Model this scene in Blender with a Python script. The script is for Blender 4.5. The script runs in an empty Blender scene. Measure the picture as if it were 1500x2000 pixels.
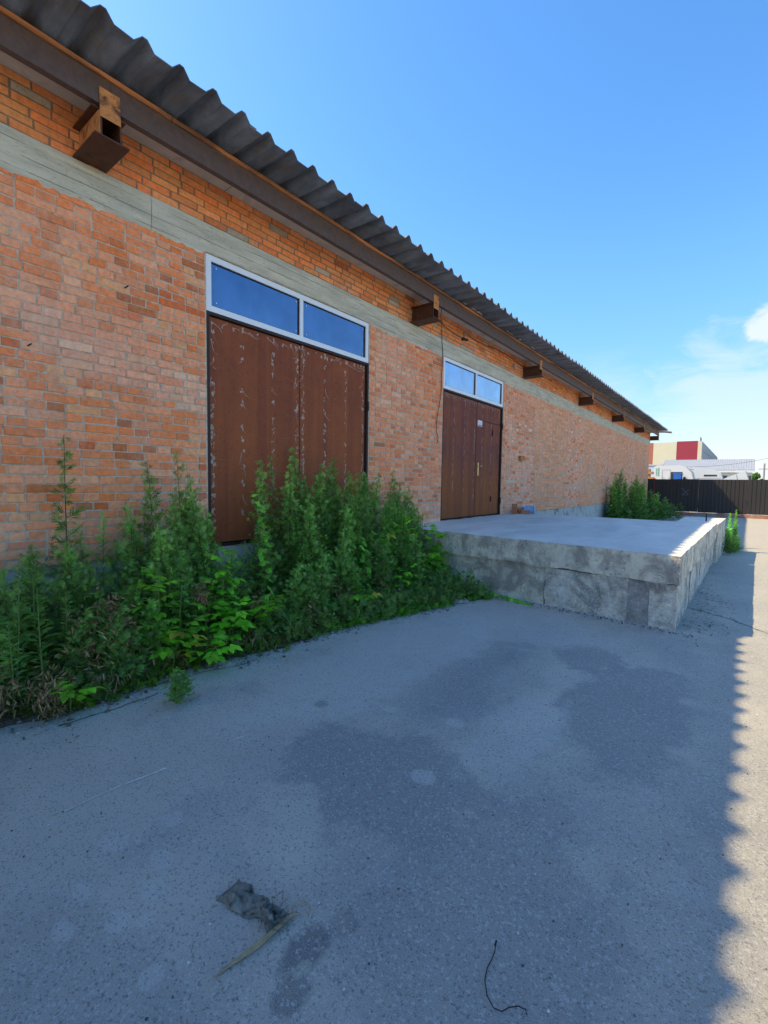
import bpy, math, random
from mathutils import Vector, Matrix, Euler, noise
R = math.radians
rnd = random.Random(7)
sc = bpy.context.scene
col = sc.collection

# ------------------------------------------------------------------ camera
FPX, YAW, PIT, ROLL = 900.0, 0.66396, 0.06495, 0.01484
CAM = Vector((4.60072, 0.0, 1.55))
cam_d = bpy.data.cameras.new('camera'); cam = bpy.data.objects.new('camera', cam_d); col.objects.link(cam)
fw = Vector((-math.sin(YAW)*math.cos(PIT), math.cos(YAW)*math.cos(PIT), -math.sin(PIT)))
r0 = fw.cross(Vector((0,0,1))).normalized(); u0 = r0.cross(fw)
rt = r0*math.cos(ROLL)+u0*math.sin(ROLL); up = -r0*math.sin(ROLL)+u0*math.cos(ROLL)
mw = Matrix((rt, up, -fw)).transposed().to_4x4(); mw.translation = CAM
cam.matrix_world = mw
cam_d.sensor_fit = 'VERTICAL'; cam_d.sensor_height = 24.0; cam_d.lens = 24.0*FPX/2000.0
cam_d.clip_start = 0.05; cam_d.clip_end = 3000
sc.camera = cam
def proj(p):
    v = Vector(p)-CAM; z = v.dot(fw)
    if z < .05: return None
    return (750+FPX*v.dot(rt)/z, 1000-FPX*v.dot(up)/z)

# ------------------------------------------------------------------ world, sun, exposure
SUN = Vector((.784, .41, -1.0)).normalized()          # direction the light travels
sun_el = math.asin(-SUN.z); sun_az = math.atan2(-SUN.x, -SUN.y)
w = bpy.data.worlds.new('World'); sc.world = w; w.use_nodes = True
nt = w.node_tree; nt.nodes.clear()
def N(t, ty, **k):
    n = t.nodes.new(ty)
    for a, b in k.items():
        if a == 'op': n.operation = b
        elif hasattr(n, a): setattr(n, a, b)
    return n
out = N(nt, 'ShaderNodeOutputWorld'); bg = N(nt, 'ShaderNodeBackground'); sky = N(nt, 'ShaderNodeTexSky')
sky.sky_type = 'NISHITA'; sky.sun_disc = False; sky.sun_elevation = sun_el; sky.sun_rotation = sun_az
sky.altitude = 100; sky.air_density = 1.0; sky.dust_density = .5; sky.ozone_density = 2.2
bg.inputs['Strength'].default_value = 0.15
tc = N(nt, 'ShaderNodeTexCoord')
# thin summer clouds low in the sky: noise over the direction, only near the horizon, plus one small cumulus
mp = N(nt, 'ShaderNodeMapping'); mp.inputs['Scale'].default_value = (3.2, 3.2, 7.0); mp.inputs['Location'].default_value = (0.35, .2, 0.1)
n1 = N(nt, 'ShaderNodeTexNoise'); n1.inputs['Scale'].default_value = 1.6; n1.inputs['Detail'].default_value = 8; n1.inputs['Roughness'].default_value = .58; n1.inputs['Distortion'].default_value = .5
rp = N(nt, 'ShaderNodeValToRGB'); rp.color_ramp.elements[0].position = .42; rp.color_ramp.elements[1].position = .66
sp = N(nt, 'ShaderNodeSeparateXYZ')
mr = N(nt, 'ShaderNodeMapRange'); mr.inputs['From Min'].default_value = .26; mr.inputs['From Max'].default_value = .08; mr.inputs['To Min'].default_value = 0; mr.inputs['To Max'].default_value = .8
mm = N(nt, 'ShaderNodeMath', op='MULTIPLY'); m3 = N(nt, 'ShaderNodeMath', op='MAXIMUM')
mix = N(nt, 'ShaderNodeMixRGB'); mix.inputs['Color2'].default_value = (1.75, 1.88, 2.02, 1)
L = nt.links.new
L(tc.outputs['Generated'], mp.inputs['Vector']); L(mp.outputs[0], n1.inputs['Vector']); L(n1.outputs['Fac'], rp.inputs[0])
L(tc.outputs['Generated'], sp.inputs[0]); L(sp.outputs['Z'], mr.inputs['Value'])
L(rp.outputs[0], mm.inputs[0]); L(mr.outputs[0], mm.inputs[1])
def sky_dir(px, py): return (fw + rt*(px-750)/FPX - up*(py-1000)/FPX).normalized()
vd = N(nt, 'ShaderNodeVectorMath', operation='DISTANCE'); vd.inputs[1].default_value = sky_dir(1500, 632)
nb = N(nt, 'ShaderNodeTexNoise'); nb.inputs['Scale'].default_value = 34; nb.inputs['Detail'].default_value = 6
ad = N(nt, 'ShaderNodeMath', op='MULTIPLY_ADD'); ad.inputs[1].default_value = .065; 
L(tc.outputs['Generated'], vd.inputs[0]); L(tc.outputs['Generated'], nb.inputs['Vector']); L(nb.outputs['Fac'], ad.inputs[0]); L(vd.outputs['Value'], ad.inputs[2])
m2 = N(nt, 'ShaderNodeMapRange'); m2.interpolation_type = 'SMOOTHSTEP'
for a, b in (('From Min', .068), ('From Max', .050), ('To Min', 0), ('To Max', .85)): m2.inputs[a].default_value = b
L(ad.outputs[0], m2.inputs['Value'])
vd2 = N(nt, 'ShaderNodeVectorMath', operation='DISTANCE'); vd2.inputs[1].default_value = sky_dir(1470, 850)
n4 = N(nt, 'ShaderNodeTexNoise'); n4.inputs['Scale'].default_value = 9; n4.inputs['Detail'].default_value = 9; n4.inputs['Roughness'].default_value = .62; n4.inputs['Distortion'].default_value = .8
L(tc.outputs['Generated'], vd2.inputs[0]); L(mp.outputs[0], n4.inputs['Vector']); n4.inputs['Scale'].default_value = 3.2
a4 = N(nt, 'ShaderNodeMath', op='MULTIPLY_ADD'); a4.inputs[1].default_value = -.34; L(n4.outputs['Fac'], a4.inputs[0]); L(vd2.outputs['Value'], a4.inputs[2])
m4 = N(nt, 'ShaderNodeMapRange'); m4.interpolation_type = 'SMOOTHSTEP'
for a, b in (('From Min', .03), ('From Max', -.10), ('To Min', 0), ('To Max', .50)): m4.inputs[a].default_value = b
L(a4.outputs[0], m4.inputs['Value']); m5 = N(nt, 'ShaderNodeMath', op='MAXIMUM'); L(m2.outputs[0], m5.inputs[0]); L(m4.outputs[0], m5.inputs[1])
L(mm.outputs[0], m3.inputs[0]); L(m5.outputs[0], m3.inputs[1])
hs = N(nt, 'ShaderNodeHueSaturation'); hs.inputs['Saturation'].default_value = 1.26; hs.inputs['Value'].default_value = .62; L(sky.outputs[0], hs.inputs['Color'])
hz = N(nt, 'ShaderNodeMapRange'); hz.interpolation_type = 'SMOOTHSTEP'       # the low sky is hazy blue, not white: all round the horizon alike
for a, b in (('From Min', -.05), ('From Max', .42), ('To Min', .52), ('To Max', 1.0)): hz.inputs[a].default_value = b
L(sp.outputs['Z'], hz.inputs['Value']); sv = N(nt, 'ShaderNodeVectorMath', operation='SCALE'); L(hs.outputs[0], sv.inputs[0]); L(hz.outputs[0], sv.inputs['Scale'])
L(m3.outputs[0], mix.inputs['Fac']); L(sv.outputs[0], mix.inputs['Color1'])
L(mix.outputs[0], bg.inputs['Color']); L(bg.outputs[0], out.inputs['Surface'])
sd = bpy.data.lights.new('sun', 'SUN'); sd.energy = 2.0; sd.angle = R(.53); sd.color = (1, .82, .50)
so = bpy.data.objects.new('sun', sd); col.objects.link(so); so.rotation_euler = SUN.to_track_quat('-Z', 'Y').to_euler(); so.location = (-20, -10, 30)
vs = sc.view_settings; sc.display_settings.display_device = 'sRGB'
vs.view_transform = 'Standard'; vs.look = 'None'; vs.exposure = 1.85; vs.gamma = 1; vs.use_curve_mapping = False
sc.cycles.max_bounces = 6; sc.cycles.diffuse_bounces = 4

# ------------------------------------------------------------------ helpers
class MB:
    def __init__(s): s.v = []; s.f = []; s.c = []; s.m = []
    def add(s, vs, fs, c=None, m=0):
        b = len(s.v); s.v += [tuple(x) for x in vs]; s.f += [tuple(i+b for i in f) for f in fs]
        s.c += [c or (1,1,1)]*len(vs); s.m += [m]*len(fs)
    def box(s, x0, x1, y0, y1, z0, z1, c=None, m=0, j=0.0, rot=None):
        vs = [(x,y,z) for x in (x0,x1) for y in (y0,y1) for z in (z0,z1)]
        if j: vs = [(a+rnd.uniform(-j,j), b+rnd.uniform(-j,j), d+rnd.uniform(-j,j)) for a,b,d in vs]
        if rot:
            ct = Vector(((x0+x1)/2,(y0+y1)/2,(z0+z1)/2)); M = Euler(rot).to_matrix()
            vs = [tuple(ct+M@(Vector(q)-ct)) for q in vs]
        s.add(vs, [(0,1,3,2),(4,6,7,5),(0,4,5,1),(2,3,7,6),(0,2,6,4),(1,5,7,3)], c, m)
    def tube(s, pts, rs, n=6, c=None, m=0, cap=True):
        pts = [Vector(p) for p in pts]
        if not hasattr(rs, '__len__'): rs = [rs]*len(pts)
        vs = []; 
        for i, p in enumerate(pts):
            d = (pts[min(i+1,len(pts)-1)]-pts[max(i-1,0)]).normalized()
            a = d.cross(Vector((0,0,1)) if abs(d.z) < .9 else Vector((1,0,0))).normalized(); b = d.cross(a)
            for k in range(n):
                t = 2*math.pi*k/n; vs.append(p+(a*math.cos(t)+b*math.sin(t))*rs[i])
        fs = [(i*n+k, i*n+(k+1)%n, (i+1)*n+(k+1)%n, (i+1)*n+k) for i in range(len(pts)-1) for k in range(n)]
        if cap: fs += [tuple(range(n))[::-1], tuple((len(pts)-1)*n+k for k in range(n))]
        s.add(vs, fs, c, m)
    def prism(s, prof, axis, a0, a1, c=None, m=0):
        # prof: 2D points in the two other axes (order x,y,z without axis)
        def P(u, v, a):
            return {'x':(a,u,v), 'y':(u,a,v), 'z':(u,v,a)}[axis]
        n = len(prof)
        vs = [P(u,v,a0) for u,v in prof]+[P(u,v,a1) for u,v in prof]
        s.add(vs, [tuple(range(n)), tuple(range(2*n-1, n-1, -1))]+[(i,(i+1)%n,n+(i+1)%n,n+i) for i in range(n)], c, m)
    def build(s, name, mats, parent=None, smooth=False, bevel=0):
        me = bpy.data.meshes.new(name); me.from_pydata(s.v, [], s.f)
        for mt in (mats if isinstance(mats, (list, tuple)) else [mats]): me.materials.append(mt)
        if any(s.m): me.polygons.foreach_set('material_index', s.m)
        at = me.color_attributes.new('Col', 'FLOAT_COLOR', 'POINT')
        fl = []
        for c in s.c: fl += [c[0], c[1], c[2], 1.0]
        at.data.foreach_set('color', fl)
        if smooth: me.polygons.foreach_set('use_smooth', [True]*len(s.f))
        me.update()
        o = bpy.data.objects.new(name, me); col.objects.link(o)
        if parent: o.parent = parent
        if bevel:
            b = o.modifiers.new('bevel', 'BEVEL'); b.width = bevel; b.segments = 2; b.limit_method = 'ANGLE'
        return o
def empty(name, loc, label=None, cat=None, group=None, rz=0):
    o = bpy.data.objects.new(name, None); col.objects.link(o); o.location = loc; o.rotation_euler = (0,0,rz); o.empty_display_size = .1
    return tag(o, label, cat, group)
def tag(o, label=None, cat=None, group=None, kind=None):
    if label: o['label'] = label
    if cat: o['category'] = cat
    if group: o['group'] = group
    if kind: o['kind'] = kind
    return o
def copy_tree(o, kids, parent=None):
    c = o.copy(); col.objects.link(c); c.parent = parent
    for k in kids.get(o.name, []): copy_tree(k, kids, c)
    return c
def kids_of():
    d = {}
    for o in bpy.data.objects:
        if o.parent: d.setdefault(o.parent.name, []).append(o)
    return d
def tri_noise(p, s, o=0): return noise.noise(Vector(p)*s+Vector((o,o*1.7,o*.3)))

# ------------------------------------------------------------------ materials
def mat(name, base, rough=.85, metal=0, var=.15, vscale=6, bump=0, bscale=60, color=None, spec=.3, stretch=None, dark=None, dscale=3, dth=(.5,.65), detail=8):
    m = bpy.data.materials.new(name); m.use_nodes = True; t = m.node_tree; L = t.links.new
    b = t.nodes['Principled BSDF']; b.inputs['Roughness'].default_value = rough; b.inputs['Metallic'].default_value = metal
    b.inputs['Specular IOR Level'].default_value = spec
    g = N(t, 'ShaderNodeNewGeometry'); src = g.outputs['Position']
    if stretch:
        mp = N(t, 'ShaderNodeMapping'); mp.inputs['Scale'].default_value = stretch; L(src, mp.inputs['Vector']); src = mp.outputs[0]
    n = N(t, 'ShaderNodeTexNoise'); n.inputs['Scale'].default_value = vscale; n.inputs['Detail'].default_value = detail; n.inputs['Roughness'].default_value = .65
    L(src, n.inputs['Vector'])
    r = N(t, 'ShaderNodeMapRange'); r.inputs['From Min'].default_value = .3; r.inputs['From Max'].default_value = .7
    r.inputs['To Min'].default_value = 1-var; r.inputs['To Max'].default_value = 1+var; L(n.outputs['Fac'], r.inputs['Value'])
    mul = N(t, 'ShaderNodeVectorMath', operation='SCALE'); L(r.outputs[0], mul.inputs['Scale'])
    if color == 'attr':
        a = N(t, 'ShaderNodeAttribute'); a.attribute_name = 'Col'; L(a.outputs['Color'], mul.inputs[0])
    elif color == 'obj':
        a = N(t, 'ShaderNodeObjectInfo'); L(a.outputs['Color'], mul.inputs[0])
    else: mul.inputs[0].default_value = base[:3]
    last = mul.outputs[0]
    if dark:
        n2 = N(t, 'ShaderNodeTexNoise'); n2.inputs['Scale'].default_value = dscale; n2.inputs['Detail'].default_value = 6; n2.inputs['Roughness'].default_value = .6
        n2.inputs['Distortion'].default_value = .6
        L(src, n2.inputs['Vector'])
        r2 = N(t, 'ShaderNodeMapRange'); r2.inputs['From Min'].default_value = dth[0]; r2.inputs['From Max'].default_value = dth[1]; L(n2.outputs['Fac'], r2.inputs['Value'])
        mx = N(t, 'ShaderNodeMixRGB'); mx.inputs['Color2'].default_value = (*dark, 1); L(r2.outputs[0], mx.inputs['Fac']); L(last, mx.inputs['Color1']); last = mx.outputs[0]
    L(last, b.inputs['Base Color'])
    if bump:
        n3 = N(t, 'ShaderNodeTexNoise'); n3.inputs['Scale'].default_value = bscale; n3.inputs['Detail'].default_value = 6; L(src, n3.inputs['Vector'])
        bp = N(t, 'ShaderNodeBump'); bp.inputs['Strength'].default_value = bump; bp.inputs['Distance'].default_value = .01
        L(n3.outputs['Fac'], bp.inputs['Height']); L(bp.outputs[0], b.inputs['Normal'])
    m['last'] = 0
    return m
def node(m, ty, **k): return N(m.node_tree, ty, **k)
def over(m, fac_socket, colr):
    """mix a colour over the current base colour"""
    t = m.node_tree; b = t.nodes['Principled BSDF']; src = b.inputs['Base Color'].links[0].from_socket
    mx = N(t, 'ShaderNodeMixRGB'); mx.inputs['Color2'].default_value = (*colr, 1); t.links.new(src, mx.inputs['Color1']); t.links.new(fac_socket, mx.inputs['Fac'])
    t.links.new(mx.outputs[0], b.inputs['Base Color']); return mx
def nfac(m, scale, lo, hi, stretch=None, detail=6, loc=None, amt=1, rough=.6):
    t = m.node_tree; g = N(t, 'ShaderNodeNewGeometry'); src = g.outputs['Position']
    mp = N(t, 'ShaderNodeMapping'); mp.inputs['Scale'].default_value = stretch or (1,1,1); mp.inputs['Location'].default_value = loc or (0,0,0)
    t.links.new(src, mp.inputs['Vector'])
    n = N(t, 'ShaderNodeTexNoise'); n.inputs['Scale'].default_value = scale; n.inputs['Detail'].default_value = detail; n.inputs['Roughness'].default_value = rough
    t.links.new(mp.outputs[0], n.inputs['Vector'])
    r = N(t, 'ShaderNodeMapRange'); r.inputs['From Min'].default_value = lo; r.inputs['From Max'].default_value = hi; r.inputs['To Max'].default_value = amt
    t.links.new(n.outputs['Fac'], r.inputs['Value']); return r.outputs[0]
def mult(m, a, b, op='MULTIPLY'):
    n = node(m, 'ShaderNodeMath', op=op); n.use_clamp = True
    for i, s in enumerate((a, b)):
        if isinstance(s, (int, float)): n.inputs[i].default_value = s
        else: m.node_tree.links.new(s, n.inputs[i])
    return n.outputs[0]
def coord(m, axis, a, b, to=(0,1)):
    t = m.node_tree; g = N(t, 'ShaderNodeNewGeometry'); s = N(t, 'ShaderNodeSeparateXYZ'); t.links.new(g.outputs['Position'], s.inputs[0])
    r = N(t, 'ShaderNodeMapRange'); r.inputs['From Min'].default_value = a; r.inputs['From Max'].default_value = b
    r.inputs['To Min'].default_value = to[0]; r.inputs['To Max'].default_value = to[1]
    t.links.new(s.outputs[axis], r.inputs['Value']); return r.outputs[0]

def brick_mat(name, src):
    m = mat(name, (1,1,1), rough=.92, var=.20, vscale=22, bump=.35, bscale=140, color=src, spec=.15)
    over(m, nfac(m, 38, .60, .70, amt=.55), (.45,.17,.07))                 # pits and burnt specks
    over(m, nfac(m, 14, .55, .72, amt=.32), (.62,.40,.26))                  # smeared mortar
    over(m, mult(m, nfac(m, 1.1, .52, .68, loc=(3,1,0)), nfac(m, 30, .38, .60, amt=.42)), (.76,.50,.38))   # lime bloom patches
    over(m, nfac(m, 1.0, .56, .72, stretch=(1,3.2,.35), amt=.28, loc=(7,1,2)), (.42,.24,.15))                 # faint damp runs
    over(m, nfac(m, 1.6, .62, .70, amt=.35, loc=(1,8,2)), (.80,.50,.33))                 # pale mortar wash
    return m
M = {}
M['brick'] = brick_mat('brick', 'attr'); M['brick_o'] = brick_mat('brick_single', 'obj')
M['mortar'] = mat('mortar', (.60,.47,.34), rough=.95, var=.25, vscale=18, bump=.8, bscale=90, dark=(.36,.25,.16), dscale=8, dth=(.52,.7))
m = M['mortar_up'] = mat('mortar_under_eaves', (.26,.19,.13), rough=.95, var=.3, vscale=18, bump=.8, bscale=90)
m = M['band'] = mat('cast_concrete', (.58,.53,.40), rough=.9, var=.18, vscale=5, bump=.5, bscale=70, stretch=(1,.5,3), dark=(.36,.34,.27), dscale=2.2, dth=(.5,.75))
over(m, nfac(m, 60, .60, .66, stretch=(1,.35,2.2), amt=.6), (.12,.11,.09))
t_ = m.node_tree; g_ = N(t_, 'ShaderNodeNewGeometry'); wv = N(t_, 'ShaderNodeTexWave'); wv.bands_direction = 'Z'; wv.wave_profile = 'SAW'; wv.inputs['Scale'].default_value = 3.1; wv.inputs['Distortion'].default_value = .35; wv.inputs['Detail'].default_value = 3; wv.inputs['Detail Scale'].default_value = 1.5
t_.links.new(g_.outputs['Position'], wv.inputs['Vector']); wr = N(t_, 'ShaderNodeMapRange'); wr.inputs['From Min'].default_value = .90; wr.inputs['From Max'].default_value = .97; t_.links.new(wv.outputs['Fac'], wr.inputs['Value'])
over(m, mult(m, wr.outputs[0], nfac(m, 4, .42, .55, stretch=(1,.6,3), amt=.85)), (.12,.11,.09))
over(m, nfac(m, 3, .55, .7, stretch=(1,.4,1.6), amt=.5, loc=(0,4,2)), (.66,.63,.54))
m = M['plat'] = mat('platform_concrete', (.66,.61,.48), rough=.92, var=.20, vscale=7, bump=.8, bscale=55, dark=(.34,.31,.25), dscale=2.6, dth=(.51,.64))
over(m, mult(m, nfac(m, 5, .50, .62, stretch=(1,1,.22), loc=(0,2,0)), nfac(m, 38, .30, .6), ), (.27,.25,.22))
over(m, nfac(m, 3.2, .56, .62, amt=.6, loc=(5,5,5)), (.27,.25,.21))
over(m, nfac(m, 22, .60, .66, amt=.6, loc=(1,5,5)), (.16,.15,.13))
over(m, nfac(m, 80, .62, .68, amt=.6), (.10,.095,.085))
m = M['plat_low'] = mat('foundation_concrete', (.58,.54,.45), rough=.95, var=.35, vscale=13, bump=1.0, bscale=38, dark=(.27,.25,.21), dscale=2.6, dth=(.46,.60))
over(m, nfac(m, 55, .52, .60, stretch=(1,.6,1.5), amt=.65), (.64,.62,.56))
over(m, nfac(m, 2.4, .56, .66, amt=.55, loc=(2,9,1)), (.10,.11,.06))
over(m, nfac(m, 70, .60, .66, amt=.7), (.09,.085,.08))
m = M['post'] = mat('dark_patched_concrete', (.33,.305,.28), rough=.9, var=.3, vscale=9, bump=.8, bscale=50, dark=(.20,.185,.175), dscale=2.4, dth=(.45,.58))
over(m, nfac(m, 30, .58, .64, amt=.5), (.60,.57,.50))
m = M['plat_top'] = mat('platform_floor', (.70,.655,.57), rough=.88, var=.10, vscale=3, bump=.25, bscale=120, stretch=(1,.4,1), dark=(.54,.51,.46), dscale=1.1, dth=(.45,.7))
over(m, nfac(m, 130, .62, .70, amt=.35), (.17,.16,.15))
m = M['beam'] = mat('brown_painted_steel', (.105,.070,.062), rough=.6, var=.25, vscale=14, bump=.2, bscale=60, spec=.4, dark=(.13,.075,.05), dscale=7, dth=(.52,.75))
M['beam_dark'] = mat('dark_steel_section', (.085,.035,.020), rough=.6, var=.35, vscale=12, bump=.2, dark=(.12,.045,.018), dscale=9, dth=(.5,.7))
M['rustplate'] = mat('rusted_plate', (.55,.23,.08), rough=.85, var=.3, vscale=16, bump=.3, dark=(.10,.045,.03), dscale=12, dth=(.52,.68))
M['plank'] = mat('orange_board', (.46,.18,.07), rough=.85, var=.3, vscale=9, bump=.5, bscale=40, stretch=(1,.15,2), dark=(.15,.07,.04), dscale=4, dth=(.46,.60))
M['foam'] = mat('old_sealing_foam', (.42,.34,.24), rough=.9, var=.25, vscale=25, bump=.7, bscale=60)
m = M['sheet'] = mat('asbestos_cement', (.20,.225,.27), rough=.9, var=.25, vscale=9, bump=.4, bscale=80, stretch=(.5,1,1), dark=(.10,.11,.135), dscale=2.5, dth=(.45,.66))
over(m, nfac(m, 4, .54, .66, stretch=(.5,1,1), amt=.5, loc=(1,2,3)), (.20,.145,.09))
M['soffit'] = mat('soffit_concrete', (.60,.56,.50), rough=.9, var=.12, vscale=6, bump=.2, dark=(.38,.34,.3), dscale=3, dth=(.55,.75))
# rusty gate steel: warm brown, orange-brown in its lower part on the second gate
def rust(name, lo, hi, z0, z1):
    m = mat(name, hi, rough=.7, var=.22, vscale=7, bump=.15, bscale=90, spec=.12, dark=(hi[0]*.72, hi[1]*.78, hi[2]*.95), dscale=1.6, dth=(.40,.66))
    f = coord(m, 'Z', z1, z0); 
    nz = nfac(m, 2.4, .2, .8); s = mult(m, mult(m, f, mult(m, nz, .45), 'ADD'), .22, 'SUBTRACT')
    over(m, s, lo)
    over(m, nfac(m, 1.0, .42, .60, stretch=(1,4.5,.18), amt=.55, detail=4), (hi[0]*.62,hi[1]*.62,hi[2]*.85))
    over(m, nfac(m, 1.0, .50, .62, stretch=(1,6.5,.35), amt=.5, detail=6, loc=(3,5,0)), (lo[0]*.95,lo[1]*.95,lo[2]))
    over(m, nfac(m, 26, .58, .70, amt=.5), (.06,.024,.014))
    over(m, nfac(m, 9, .60, .72, amt=.35, loc=(2,2,2)), (.25,.10,.035))
    return m
M['gate1'] = rust('rusty_gate_steel', (.36,.105,.036), (.31,.086,.038), .7, 3.4)
M['gate2'] = rust('rusty_gate_steel_far', (.34,.105,.026), (.25,.078,.048), 1.2, 2.2)
M['gateframe'] = mat('dark_frame_steel', (.035,.020,.016), rough=.6, var=.3, vscale=20)
M['weld'] = mat('burnt_weld_mark', (.42,.31,.25), rough=.8, var=.45, vscale=60, spec=.2)
M['scratch'] = mat('rust_scratch', (.27,.13,.075), rough=.8, var=.3, vscale=60, spec=.2)
M['pvc'] = mat('white_pvc', (.78,.79,.80), rough=.35, var=.03, spec=.5)
M['black'] = mat('black_rubber', (.012,.012,.013), rough=.6, var=.1)
def film(name, c, r=.03):
    m = mat(name, c, rough=r, metal=1, var=.16, vscale=2.2); b = m.node_tree.nodes['Principled BSDF']
    dust_ = mult(m, nfac(m, 5, .35, .75, stretch=(1,1,.35), amt=.22), r, 'ADD'); m.node_tree.links.new(dust_, b.inputs['Roughness']); return m
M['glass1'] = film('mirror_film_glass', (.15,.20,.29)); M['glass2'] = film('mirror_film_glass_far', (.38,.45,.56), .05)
M['dot'] = mat('pane_clip', (.7,.7,.72), rough=.5, var=.05)
M['paper'] = mat('paper', (.75,.72,.72), rough=.8, var=.04)
M['redink'] = mat('red_print', (.55,.18,.16), rough=.8, var=.05)
M['brass'] = mat('brass_handle', (.75,.55,.24), rough=.35, metal=.7, var=.1)
M['plinth'] = mat('lime_washed_plinth', (.50,.49,.45), rough=.9, var=.16, vscale=4, bump=.5, bscale=50, dark=(.16,.17,.17), dscale=3, dth=(.52,.7))
M['soil'] = mat('dry_soil', (.12,.095,.07), rough=1, var=.4, vscale=14, bump=1, bscale=70, dark=(.06,.048,.035), dscale=9)
M['cable'] = mat('black_cable', (.02,.018,.016), rough=.6, var=.1)
M['fence'] = mat('fence_steel', (.036,.030,.027), rough=.5, var=.08, vscale=2, spec=.4)
M['curb'] = mat('brick_kerb', (.36,.17,.12), rough=.9, var=.3, vscale=3, bump=.3, dark=(.3,.26,.22), dscale=1.3, dth=(.5,.6))
M['chalk'] = mat('chalk_mark', (.13,.13,.15), rough=.9, var=.2)
M['cream'] = mat('cream_panel', (.58,.53,.38), rough=.6, var=.03, vscale=1)
M['burg'] = mat('burgundy_panel', (.30,.035,.055), rough=.55, var=.04, vscale=1)
M['redb'] = mat('red_brown_panel', (.36,.12,.08), rough=.7, var=.05, vscale=1)
M['greyclad'] = mat('grey_cladding', (.36,.40,.46), rough=.5, var=.06, vscale=1)
M['white'] = mat('white_paint', (.60,.60,.60), rough=.35, var=.03, vscale=2, spec=.5)
M['greyroof'] = mat('pale_grey_roof', (.34,.35,.37), rough=.6, var=.08, vscale=2)
M['dglass'] = mat('dark_glass', (.03,.04,.055), rough=.1, var=.1, spec=.8)
M['bluewin'] = mat('blue_plastic', (.03,.12,.42), rough=.35, var=.1)
M['red'] = mat('red_paint', (.62,.06,.04), rough=.4, var=.05)
M['green'] = mat('green_paint', (.05,.30,.15), rough=.5, var=.05)
M['wood'] = mat('orange_timber', (.50,.24,.08), rough=.8, var=.25, vscale=4)
M['tyre'] = mat('tyre', (.02,.02,.02), rough=.9, var=.1)
M['pole'] = mat('grey_post', (.30,.29,.27), rough=.8, var=.1)
M['lblue'] = mat('pale_blue_roof', (.42,.52,.62), rough=.5, var=.05)
M['rag'] = mat('grey_felt_rag', (.20,.19,.155), rough=1, var=.35, vscale=30, bump=1, bscale=60, dark=(.035,.035,.03), dscale=22, dth=(.5,.68))
M['straw'] = mat('dry_straw', (.40,.30,.16), rough=.8, var=.3, vscale=40)
M['canister'] = mat('blue_canister_plastic', (.24,.42,.64), rough=.5, var=.08, vscale=8)
M['board'] = mat('weathered_board', (.36,.33,.28), rough=.9, var=.2, vscale=10, bump=.5, dark=(.16,.14,.12), dscale=5)
M['stone'] = mat('crushed_stone', (1,1,1), rough=.9, var=.2, vscale=30, color='attr')
M['bark'] = mat('bark', (.10,.075,.05), rough=.95, var=.3, vscale=10)
# asphalt yard
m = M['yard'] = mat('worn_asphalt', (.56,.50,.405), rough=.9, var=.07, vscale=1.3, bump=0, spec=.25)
t = m.node_tree; b = t.nodes['Principled BSDF']
# coarse worn patches: darker bitumen in the middle of the yard, pale dusty concrete near the weeds
over(m, mult(m, nfac(m, .55, .42, .60, stretch=(1,.7,1), loc=(1.3,.4,0), detail=5), coord(m, 'X', 2.1, 3.0), 'MULTIPLY'), (.32,.305,.28))
over(m, nfac(m, 1.7, .54, .64, loc=(4,7,0), amt=.55, detail=7), (.37,.35,.315))
over(m, mult(m, coord(m, 'Y', 7, 14), .8), (.46,.415,.32))
over(m, mult(m, coord(m, 'X', 4.2, 5.2), .8), (.43,.39,.30))  # same paving: sunlit strip painted darker to hold down its brightness
over(m, nfac(m, 3.3, .60, .68, loc=(9,3,0), amt=.45, detail=4), (.45,.435,.40))
def spot(cx, cy, rx, ry, amt, colr, soft=.30, wob=1.0):
    g = N(t, 'ShaderNodeNewGeometry'); nn = N(t, 'ShaderNodeTexNoise'); nn.inputs['Scale'].default_value = 1.8/max(rx,ry); nn.inputs['Detail'].default_value = 9; nn.inputs['Roughness'].default_value = .68
    t.links.new(g.outputs['Position'], nn.inputs['Vector'])
    a = N(t, 'ShaderNodeMapping'); a.vector_type = 'POINT'; a.inputs['Location'].default_value = (-cx/rx, -cy/ry, 0); a.inputs['Scale'].default_value = (1/rx, 1/ry, 0); t.links.new(g.outputs['Position'], a.inputs['Vector'])
    ln = N(t, 'ShaderNodeVectorMath', operation='LENGTH'); t.links.new(a.outputs[0], ln.inputs[0])
    q = N(t, 'ShaderNodeMath', op='MULTIPLY_ADD'); q.inputs[1].default_value = -wob*2; t.links.new(nn.outputs['Fac'], q.inputs[0]); t.links.new(ln.outputs['Value'], q.inputs[2])
    rr = N(t, 'ShaderNodeMapRange'); rr.interpolation_type = 'SMOOTHSTEP'; rr.inputs['From Min'].default_value = 1-wob+soft/2; rr.inputs['From Max'].default_value = 1-wob-soft/2; rr.inputs['To Max'].default_value = amt
    t.links.new(q.outputs[0], rr.inputs['Value']); over(m, rr.outputs[0], colr)
D_ = (.30,.285,.26); P_ = (.58,.55,.49)
spot(3.15,1.85,.60,.42,.85,D_); spot(4.05,3.5,.42,.95,.8,D_); spot(3.55,4.35,.28,.38,.75,D_,.25); spot(3.95,1.5,.45,.6,.55,D_); spot(3.2,.4,.5,.35,.35,D_)
spot(2.2,3.3,.5,1.6,.6,P_); spot(2.6,4.9,.9,.7,.5,P_); spot(3.55,2.8,.22,.6,.4,P_)
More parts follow.
